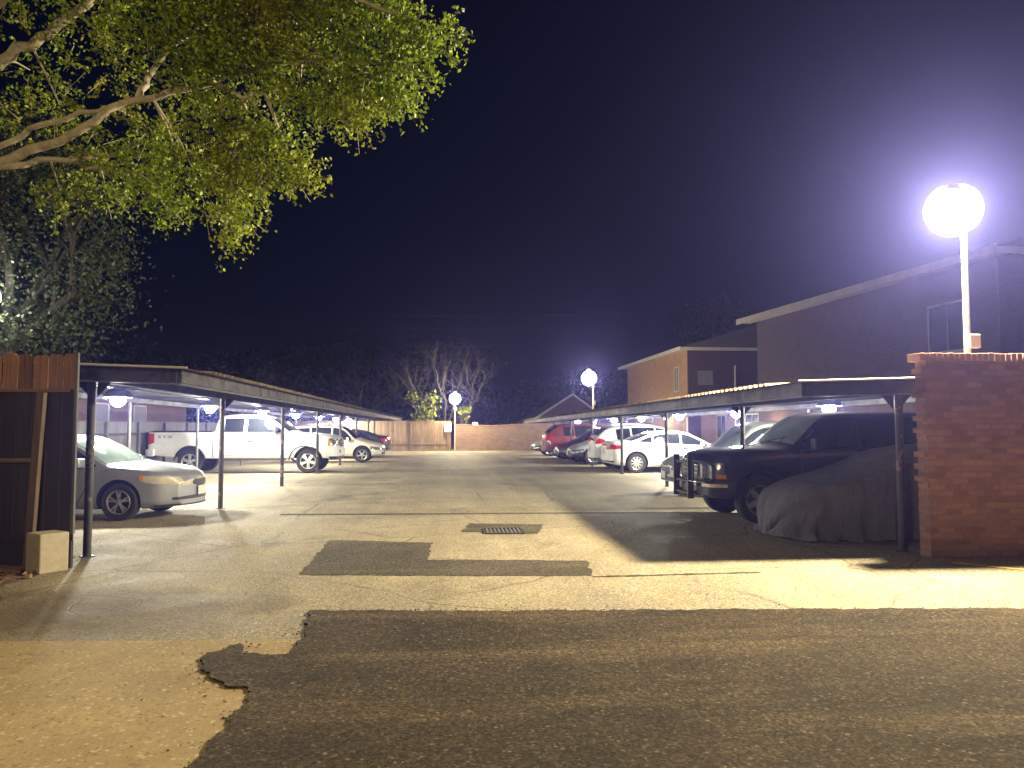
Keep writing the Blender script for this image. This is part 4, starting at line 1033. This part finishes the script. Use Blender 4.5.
# ---- black suv with a grille guard, right
L = 5.0
SV = spec(L, .95, {}, wid=[(-2.5, .88), (-2.4, .92), (-1.5, .945), (0, .95), (1.5, .95), (2.1, .94), (2.35, .90), (2.45, .86), (2.5, .82)],
          top=[(-2.5, 1.25), (-2.47, 1.42), (-2.40, 1.66), (-2.25, 1.80), (-1.5, 1.85), (0, 1.86), (.35, 1.83), (.58, 1.74), (1.13, 1.32), (1.25, 1.27), (1.8, 1.235), (2.3, 1.18), (2.44, 1.12), (2.5, 1.02)],
          belt=[(-2.5, 1.2), (-2, 1.24), (.2, 1.22), (1.1, 1.20), (1.9, 1.15), (2.5, .95)], bot=[(-2.5, .45), (-2, .4), (1.5, .4), (2.5, .42)],
          axF=1.62, axR=-1.30, rw=.385, tw=.25, gap=.08, bowF=.13, bowR=.05, crown=.09, tumble=.28, spokes=5, spw=(.2, .16), prof=[(0, .95), (.08, .98), (.3, 1.), (.65, 1.), (.85, .99), (1., .965)], step=.09, cabin=((.52, 1.10), [(-.05, .92), (-1.1, -.15), (-2.1, -1.2)], -2.2))
c = Car('suv', 'black suv with a grille guard over its front, nose out under the right carport', 'suv', SV, M['p_black'], (6.72, 13.2, 0), PI)
c.body(); c.glass_top('windshield', .52, 1.10, .93, 'glass_lit'); c.glass_top('rear_window', -2.46, -2.3, .85); c.wipers(1.16)
[c.win(a_, b_, 'glass_side', lo=.03, hi=.05) for a_, b_ in ((-.05, .92), (-1.1, -.15), (-2.1, -1.2))]
c.door(-.08, 1.02, (.08, 1.05)); c.door(-1.1, -.13, (-.98, 1.05)); c.mirror(.82, 1.22, M['trim'], (.12, .2, .2))
for sg in (-1, 1):
    k = lambda a, d: (a, d) if sg > 0 else (-d, -a)
    hl = c.band('headlight', 1, *k(.56, 1.42), .74, .99, M['lens'], .008, .02, .4)
    c.band('turn_signal', 1, *k(1.12, 1.46), .735, .80, M['amber'], .012, .02, .4)
    c.band('tail_light', -1, *k(.85, 1.3), .8, 1.25, M['red_lens'])
    for ax in (c.axF, c.axR):
        MB().tube([c.D(ax+math.cos(a)*(c.rw+.11), sg*(c.side_y(ax, .75)+.008), c.rw+.015+math.sin(a)*(c.rw+.11)) for a in np.linspace(.0, PI, 22)], .03, 6).build('arch_flare', M['p_black'], c.t, 60)
c.band('front_bumper', 1, -1.8, 1.8, .46, .70, M['trim'], .07, .05, .4)
c.band('bumper_cap', 1, -1.5, 1.5, .60, .655, M['chrome'], .074, .05, .4)
g = c.band('grille', 1, -.5, .5, .74, 1.0, M['trim'], .01)
for z in (.80, .87, .94): c.band('grille_bar', 1, -.48, .48, z-.012, z+.012, M['chrome'], .022, .01, parent=g)
gm = MB(); X = 2.5
for sg in (-1, 1):
    gm.obox((X+.13, sg*.40, .74), .10, .045, .72, None)                      # uprights
    gm.tube([(X+.10, sg*.42, 1.0), (X+.08, sg*.62, 1.01), (X-.03, sg*.86, 1.0), (X-.10, sg*.90, .93), (X-.08, sg*.91, .72), (X+.0, sg*.84, .68), (X+.1, sg*.62, .68), (X+.13, sg*.42, .68)], .022, 8)
    gm.tube([(X+.12, sg*.52, 1.0), (X+.12, sg*.52, .68)], .018, 8); gm.tube([(X+.06, sg*.64, 1.0), (X+.09, sg*.64, .68)], .012, 8)
    gm.tube([(X+.13, sg*.40, .50), (X-.02, sg*.40, .46)], .03, 8)
for z in (.46, .66, .98): gm.tube([(X+.13, -.40, z), (X+.15, 0, z), (X+.13, .40, z)], .024, 8)
gg = gm.build('grille_guard', M['trim'], c.t, 50)
gm = MB()
for z in (.68,):
    for sg in (-1, 1): gm.tube([(X+.155, sg*.42, z), (X+.125, sg*.64, z), (X+.02, sg*.86, z+.005)], .02, 8)
gm.build('guard_tube', M['chrome'], gg, 50)
c.plate(1, .56, 'plate', y=.0)

# ---- car under a cover, right
t = thing('covered_car', 'low car under a wrinkled grey fabric cover, nearest the first post of the right carport', 'covered car', (6.9, 11.1, 0), PI, 'cars parked under the carports')
L, W = 4.5, .89; h = L/2
topf = pchip([(-h, .75), (-h+.2, .98), (-1.4, 1.12), (-.8, 1.35), (-.2, 1.42), (.3, 1.34), (1.0, 1.04), (1.6, .88), (1.95, .75), (2.17, .52), (2.25, .20)])
widf = pchip([(-h, .55), (-h+.2, .76), (-1.2, .88), (1.2, .88), (1.8, .80), (2.1, .60), (2.2, .38), (2.25, .16)])
P = []; rr = random.Random(5)
ph = [rr.uniform(0, 6) for _ in range(12)]
NX, NV = 150, 60
for i in range(NX):
    x = -h+L*i/(NX-1); tz, w = topf(x), widf(x); row = []
    for j in range(NV):
        a = -1+2*j/(NV-1); aa = abs(a); sg = math.copysign(1, a)
        if aa < .55: u = aa/.55; y = w*.92*u; z = tz-.10*u**3+.016*math.sin(x*3.1+a*5+ph[6])*u+.012*(1-abs(math.sin(x*5+a*3.3+ph[7])))**3
        else:
            u = (aa-.55)/.45; y = w*(.92+.10*math.sin(u*PI*.6)-.05*u); z = (tz-.10)*(1-u)+.03*u
            def ridge(v): return (1-abs(math.sin(v)))**2
            fold = .085*ridge(x*4.6+ph[0]+.9*math.sin(x*1.7+ph[1])-u*.7)+.06*ridge(x*8.3+ph[2]+sg*2+u*1.6)*u+.035*ridge(x*15+ph[3]-u*2.2)*u-.045
            if u > .8: fold += .05*(u-.8)/.2*(1+math.sin(x*21+ph[5]))
            y += fold*u*1.15; z += .012*math.sin(x*19+ph[4])*u
        row.append((x+(.05*math.sin(a*9+ph[5])+.03*math.sin(a*17))*(1 if x > 1.7 else 0)*aa, sg*y, z))
    P.append(row)
m = MB().grid(P)
for e in (0, NX-1):
    cx = P[e][NV//2][0]
    m.grid([[(p[0]+(.03 if e else -.03)*k, p[1]*(1-.15*k), p[2]*(1-k)+.03*k) for k in (0, .5, 1.)] for p in P[e]])
cv = m.build('cover', M['cover'], t, 70); cv.scale = (1, 1, .94)
for ax in (1.3, -1.3):
    for sg in (-1, 1): MB().lathe([(.2, -.1), (.30, -.1), (.31, -.05), (.31, .05), (.30, .1), (.2, .1)], (ax, sg*.55, .31), 'y', 24).build('tyre', M['tyre'], t)

# ------------------------------------------------------------------ trees
def limb_tubes(m, pts, r0, r1, seg=8, wob=.0, rnd=random):
    P = [Vector(p) for p in pts]; out = []
    for i in range(len(P)-1):
        for k in range(4):
            a = k/4; p = P[i].lerp(P[i+1], a)
            if wob and (i or k): p = p+Vector((rnd.uniform(-wob, wob), rnd.uniform(-wob, wob), rnd.uniform(-wob, wob)))
            out.append(p)
    out.append(P[-1]); n = len(out); m.tube(out, [r0+(r1-r0)*i/(n-1) for i in range(n)], seg); return out
def branch(m, p, d, L, r, depth, rnd, tips, spread=.6, up=.0, kids=(2, 3)):
    n = 4; pts = [p.copy()]; q = p.copy(); dd = d.normalized()
    for k in range(n):
        dd = (dd+Vector((rnd.gauss(0, .16), rnd.gauss(0, .16), rnd.gauss(0, .16)+up*.12))).normalized(); q = q+dd*L/n; pts.append(q.copy())
    m.tube(pts, [r*(1-.45*k/n) for k in range(n+1)], 6 if r > .03 else 4, cap=False)
    if depth == 0: tips.append((q, dd)); return
    for k in range(rnd.randint(*kids)):
        a = pts[rnd.randint(2, n)] if k else pts[-1]
        nd = (dd+Vector((rnd.gauss(0, spread), rnd.gauss(0, spread), rnd.gauss(0, spread)+up*.2))).normalized()
        branch(m, a, nd, L*rnd.uniform(.62, .85), r*.55, depth-1, rnd, tips, spread, up, kids)

# the big overhanging tree at upper left
t = thing('shade_tree', 'big leafy tree leaning over the upper left with long pale limbs and lit yellow-green leaves', 'tree', (-8.6, 8.2, 0))
O = Vector((-8.6, 8.2, 0)); rnd = random.Random(11)
tm = MB(); fork = Vector((-7.0, 8.2, 3.7))
tm.tube([(0, 0, -.1), (.05, 0, .5), (.5, .0, 1.8), (1.1, 0, 3.0), tuple(fork-O)], [.42, .33, .29, .26, .22], 12)
def LP_(*a): return [AT(px, py, Y) for px, py, Y in a]
limbs = [
    ([fork]+LP_((-60, 175, 8.0), (0, 162, 7.9), (60, 140, 7.8), (130, 100, 7.7), (210, 82, 7.6), (290, 62, 7.4), (350, 40, 7.3)), .065, .014),
    ([fork]+LP_((-40, 170, 8.2), (0, 166, 8.2), (50, 160, 8.3), (115, 155, 8.4)), .06, .018),
    ([fork]+LP_((-50, 110, 8.6), (0, 60, 8.6), (40, 38, 8.5), (75, 12, 8.4), (110, -20, 8.3)), .075, .04),
    (LP_((138, 98, 7.7), (150, 72, 7.7), (180, 42, 7.8), (200, 25, 7.9)), .035, .012),
    (LP_((115, 108, 7.75), (80, 112, 7.9), (30, 130, 8.0), (-10, 150, 8.1)), .022, .032),
    (LP_((70, 158, 8.3), (90, 168, 8.3), (120, 170, 8.3)), .03, .01),
    (LP_((210, 82, 7.6), (240, 95, 7.4), (265, 94, 7.3)), .03, .008),
    (LP_((290, 62, 7.4), (330, 60, 7.2), (380, 62, 7.1), (410, 72, 7.1)), .025, .006),
    ([fork]+LP_((-30, 20, 7.0), (60, -60, 6.6), (150, -90, 6.4)), .12, .04),
    (LP_((150, -90, 6.4), (260, -40, 6.6), (360, 0, 6.8), (430, 25, 7.0)), .05, .006),
]
clumps = []
allp = []
for pts, r0, r1 in limbs:
    o = limb_tubes(tm, [p-O for p in pts], r0, r1, 9, .022, rnd); allp.append([p+O for p in o])
# foliage clumps: (px, py, depth, radius px, count)
cl = [(20, -20, 7.5, 70, 560), (90, 20, 8.3, 60, 420), (30, 70, 8.9, 60, 260), (150, 5, 7.0, 70, 760), (215, -10, 6.8, 70, 820), (230, 30, 7.0, 52, 720), (270, 40, 7.4, 44, 560), (195, 55, 7.2, 42, 520),
      (290, 5, 6.9, 60, 700), (335, 30, 7.0, 46, 560), (350, -10, 7.1, 50, 500), (385, 0, 7.3, 36, 330), (395, 40, 7.1, 32, 330), (380, 75, 7.2, 38, 480), (345, 80, 7.3, 36, 420), (402, 95, 7.2, 24, 170), (330, 112, 7.4, 28, 240), (360, 115, 7.2, 24, 190),
      (425, 38, 7.1, 20, 130), (446, 27, 7.1, 13, 60), (440, 46, 7.1, 12, 50), (415, 60, 7.1, 20, 120), (300, 90, 7.4, 36, 360), (262, 70, 7.6, 34, 360), (240, 125, 7.5, 34, 360), (205, 118, 7.4, 30, 260), (275, 130, 7.6, 34, 330), (290, 165, 7.7, 26, 250), (262, 165, 7.7, 34, 380),
      (228, 165, 7.8, 36, 380), (235, 205, 7.9, 28, 300), (225, 235, 7.9, 16, 130), (205, 195, 8.0, 34, 320), (180, 160, 8.1, 40, 360), (150, 130, 8.2, 40, 330), (140, 175, 8.3, 36, 300), (165, 205, 8.4, 30, 230), (95, 150, 8.5, 34, 180), (120, 70, 8.4, 44, 300),
      (60, 105, 8.7, 40, 200), (155, 185, 8.0, 14, 90), (105, 185, 8.6, 34, 200), (60, 190, 8.9, 34, 190), (302, 182, 7.7, 12, 60), (20, 120, 9.0, 40, 170), (190, 95, 8.6, 40, 220), (330, 60, 8.0, 50, 260), (250, 20, 8.0, 70, 350)]
C = []
for (px, py, Y, rp, nn) in cl:
    c0 = AT(px, py, Y); rad = rp/FPX*Y
    # each clump is a few sprays of twigs carrying leaves
    ns = max(3, int(nn/6.5*rnd.uniform(.65, 1.15)))
    near = min((p for l in allp for p in l), key=lambda p: (p-c0).length)
    if (near-c0).length > .25:
        tm.tube([near-O, near.lerp(c0, .5)-O+Vector((0, 0, rnd.uniform(-.02, .08))), c0-O], [.016, .011, .006], 5, cap=False)
    for k in range(ns):
        d = Vector((rnd.gauss(0, 1), rnd.gauss(0, 1.1), rnd.gauss(0, .85))).normalized()*rad*rnd.random()**.45
        a = c0+d*.55; dr = (d*.8+Vector((.12, -.05, -.10))*rnd.uniform(0, 1.2)).normalized() if d.length > 0 else Vector((1, 0, 0))
        Lt = rnd.uniform(.16, .34); e = a+dr*Lt
        if k % 3 == 0: tm.tube([a-O, e-O], [.0045, .002], 3, cap=False)
        for _ in range(16):
            u = rnd.random(); p = a.lerp(e, u); C.append((p.x-O.x+rnd.gauss(0, .035), p.y-O.y+rnd.gauss(0, .035), p.z-O.z+rnd.gauss(0, .03)))
tm.build('trunk', M['bark'], t, 60, fix=False)
leaves_mesh('crown', np.array(C), .047, M['leaf_big'], t, seed=4, asp=.62)

def leafy(name, label, loc, h, w, leaf, mat, n, trunk_h, bark, seed, group, lean=0, gaps=.62, zsq=.8):
    t = thing(name, label, 'tree', loc, 0, group); rn = random.Random(seed); m = MB(); tips = []
    m.tube([(0, 0, -.1), (.05*lean, 0, trunk_h*.5), (.1*lean, 0, trunk_h)], [w*.05+.06, w*.04+.05, w*.035+.04], 8)
    for k in range(6):
        a = k*PI/3+rn.uniform(-.4, .4)
        branch(m, Vector((.1*lean, 0, trunk_h*rn.uniform(.75, 1))), Vector((math.cos(a)*.7, math.sin(a)*.7, 1)), h*.24, w*.02+.025, 2, rn, tips, .6, .6)
    r = np.random.default_rng(seed); C = []
    nc = 46
    for k in range(nc):
        u = r.normal(size=3); u /= np.linalg.norm(u); q = u*np.array([w/2, w/2, (h-trunk_h*.7)/2*1.0])*r.uniform(.35, 1.)**.5*.86
        q[2] += trunk_h*.7+(h-trunk_h*.7)/2
        rad = w*r.uniform(.09, .17); k_ = int(n/nc*r.uniform(.5, 1.5))
        g = r.normal(size=(k_, 3))*rad*np.array([.62, .62, .5]); C.append(g+q)
    for (p, d) in tips: C.append(r.normal(size=(int(n/240), 3))*w*.05+np.array(p))
    C = np.concatenate(C); C = C[C[:, 2] > trunk_h*.35]
    m.build('trunk', bark, t, 60, fix=False); leaves_mesh('crown', C, leaf, mat, t, seed=seed+1, asp=.6); return t
# hazy tree left, lit by the lamp below it
q = AT(15, 230, 16.5)
leafy('hazy_tree', 'pale hazy tree at the left edge lit from below by the lamp behind the carport', (q.x-.2, 16.5, 0), 8.3, 5.2, .085, M['leaf_mid'], 24000, 3.6, M['bark_dim'], 31, None)
far = [(60, 62, 8.2, 11, 'broad dark tree above the left carport, leftmost of the far tree line'), (150, 66, 8.6, 10, 'dark rounded tree beyond the left fence, second from left in the far tree line'), (232, 70, 9.0, 9.5, 'dark tree above the pickup cab in the far tree line'),
       (290, 64, 7.9, 7.5, 'dark tree left of the pale bare saplings in the far tree line'), (345, 68, 9.2, 8.5, 'tallest dark tree left of the back lamp pole'), (442, 66, 9.6, 9.0, 'large dark evergreen directly behind the pale bare tree'),
       (398, 74, 6.4, 8, 'low dark tree filling the gap left of the bare tree'), (525, 78, 5.6, 10, 'low dark tree right of the back lamp pole'), (590, 84, 7.6, 10, 'dark tree behind the gabled house'), (640, 80, 8.2, 8, 'dark tree left of the tan apartment block'), (0, 58, 9.0, 11, 'dark tree at the far left edge behind the hazy tree'), (718, 66, 13.5, 9, 'tall dark tree rising behind the tan apartment block')]
for k, (px, Y, h, w, lab) in enumerate(far):
    q = AT(px, 426, Y); leafy('background_tree', lab, (q.x, Y, 0), h, w, .42, M['leaf_far'], 3600, h*.22, M['bark_far'], 50+k, 'dark trees beyond the lot')
def bare(label, px, Y, h, seed, mat, spread=.5, lean=(0, 0), n=4, r=.13, group='bare trees beyond the lot', base=1.2):
    q = AT(px, 426, Y); t = thing('bare_tree', label, 'tree', (q.x, Y, 0), 0, group); rn = random.Random(seed); m = MB(); tips = []
    m.tube([(0, 0, -.1), (0, 0, base*.5), (lean[0]*.1, lean[1]*.1, base)], [r*1.25, r*1.05, r], 8); mm = MB()
    for k in range(n):
        a = k*2*PI/n+rn.uniform(-.5, .5)
        branch(mm, Vector((lean[0]*.1, lean[1]*.1, base)), Vector((math.cos(a)*spread+lean[0], math.sin(a)*spread*.6+lean[1], 1)), (h-base)*.36, r*.7, 4, rn, tips, .42, .35, (2, 3))
    m.build('trunk', mat, t, 60, fix=False); mm.build('branches', mat, t, 60, fix=False)
bare('pale bare tree with spreading leafless limbs lit by the lamp pole at the back fence', 440, 52.6, 8.4, 5, M['bark_mid'], 1.0, (.12, 0), 5, .08)
bare('thin pale bare sapling left of the dark evergreen beyond the back fence', 362, 55.0, 6.6, 6, M['bark_far'], .35, (.1, 0), 3, .09)
bare('twisted grey bare tree beyond the left carport above the pickup cab', 265, 54.0, 6.4, 8, M['bark_far'], .5, (.15, 0), 3, .10)
bare('faint bare tree far left beyond the carport roof', 232, 58.0, 6.6, 9, M['bark_far'], .5, (-.1, 0), 3, .10)
def bush(label, px, py, Y, w, h, n, seed, leaf=.2):
    c = AT(px, py, Y); t = thing('bush', label, 'bush', (c.x, Y, 0), 0, 'leafy bushes behind the back fence'); r = np.random.default_rng(seed); m = MB(); C = []
    for k in range(9):
        a = r.uniform(0, 2*PI); e = np.array([math.cos(a)*w*r.uniform(.1, .5), math.sin(a)*w*.4, c.z-h/2+h*r.uniform(.1, 1.05)])
        m.tube([(0, 0, 0), tuple(e*np.array([.5, .5, .6])), tuple(e)], [.035, .025, .01], 5, cap=False)
        C.append(r.normal(size=(int(n/9), 3))*np.array([w*.10, w*.10, h*.10])+e)
    m.build('stems', M['bark_far'], t, fix=False); leaves_mesh('foliage', np.concatenate(C), leaf, M['leaf_bush'], t, seed=seed, asp=.7)
bush('loose yellow-green bush rising above the back fence left of the lamp pole', 428, 410, 50.9, 2.6, 1.9, 330, 3)
bush('small yellow-green bush peeking over the back wall right of the lamp pole', 463, 417, 51.3, 1.0, 1.0, 170, 4)

# overhead cables
t = thing('power_line', 'thin dark overhead cables strung across beyond the back wall', 'power line', (0, 58, 0))
m = MB()
for z, sag in ((10.6, .7), (9.7, .8), (8.2, .6)):
    m.tube([(x, 0, z-sag*(1-((x-4)/34)**2)+.02*x) for x in np.linspace(-30, 38, 40)], .018, 4)
m.build('cable', M['cable'], t, fix=False)
for x in (-30, 38): MB().tube([(x, 0, 0), (x, 0, 11.6)], [.16, .12], 10).build('pole', M['bark_far'], t)

# ------------------------------------------------------------------ air: violet haze added for the lens glow round the lamps
hz = MB().box(-265, 265, -64, 425, -1, 16).build('haze', None or M['cable']); hz.data.materials.clear()
hm = bpy.data.materials.new('lens_glow_haze'); hm.use_nodes = True; nt = hm.node_tree; nt.nodes.remove(nt.nodes['Principled BSDF'])
pv = nt.nodes.new('ShaderNodeVolumePrincipled'); pv.inputs['Color'].default_value = (.27, .29, 1., 1); pv.inputs['Density'].default_value = .0022; pv.inputs['Anisotropy'].default_value = .79
nt.links.new(pv.outputs[0], nt.nodes['Material Output'].inputs['Volume']); hz.data.materials.append(hm); tag(hz, kind='stuff')

# ------------------------------------------------------------------ sky, moonlight and the street light behind the camera
w = bpy.data.worlds.new('World'); sc.world = w; w.use_nodes = True; nt = w.node_tree
sky = nt.nodes.new('ShaderNodeTexSky'); sky.sky_type = 'NISHITA'; sky.sun_disc = False; sky.sun_elevation = R_(2); sky.sun_rotation = R_(200); sky.ozone_density = 4; sky.air_density = 1.2
mx = nt.nodes.new('ShaderNodeMix'); mx.data_type = 'RGBA'; mx.blend_type = 'MULTIPLY'; mx.inputs[0].default_value = 1; mx.inputs[7].default_value = (.45, .5, 1, 1)
nt.links.new(sky.outputs[0], mx.inputs[6]); bg = nt.nodes['Background']; nt.links.new(mx.outputs[2], bg.inputs['Color']); bg.inputs['Strength'].default_value = .008
sl = bpy.data.lights.new('moon', 'SUN'); sl.energy = .012; sl.angle = R_(.5); sl.color = (.9, .92, 1); so = bpy.data.objects.new('moon', sl); COL.objects.link(so); so.rotation_euler = (R_(50), 0, R_(-20))
light('street_light', None, (-4.0, -3.5, 6.2), P_WARM, (1, .76, .36), .15)

sc.view_settings.view_transform = 'Standard'; sc.view_settings.look = 'None'; sc.view_settings.exposure = 0; sc.view_settings.gamma = 1
sc.view_settings.use_curve_mapping = False
cy = sc.cycles
cy.use_denoising = True; cy.max_bounces = 6; cy.diffuse_bounces = 2; cy.glossy_bounces = 3; cy.transmission_bounces = 2; cy.volume_bounces = 0; cy.transparent_max_bounces = 10
cy.sample_clamp_indirect = 4; cy.caustics_reflective = False; cy.caustics_refractive = False
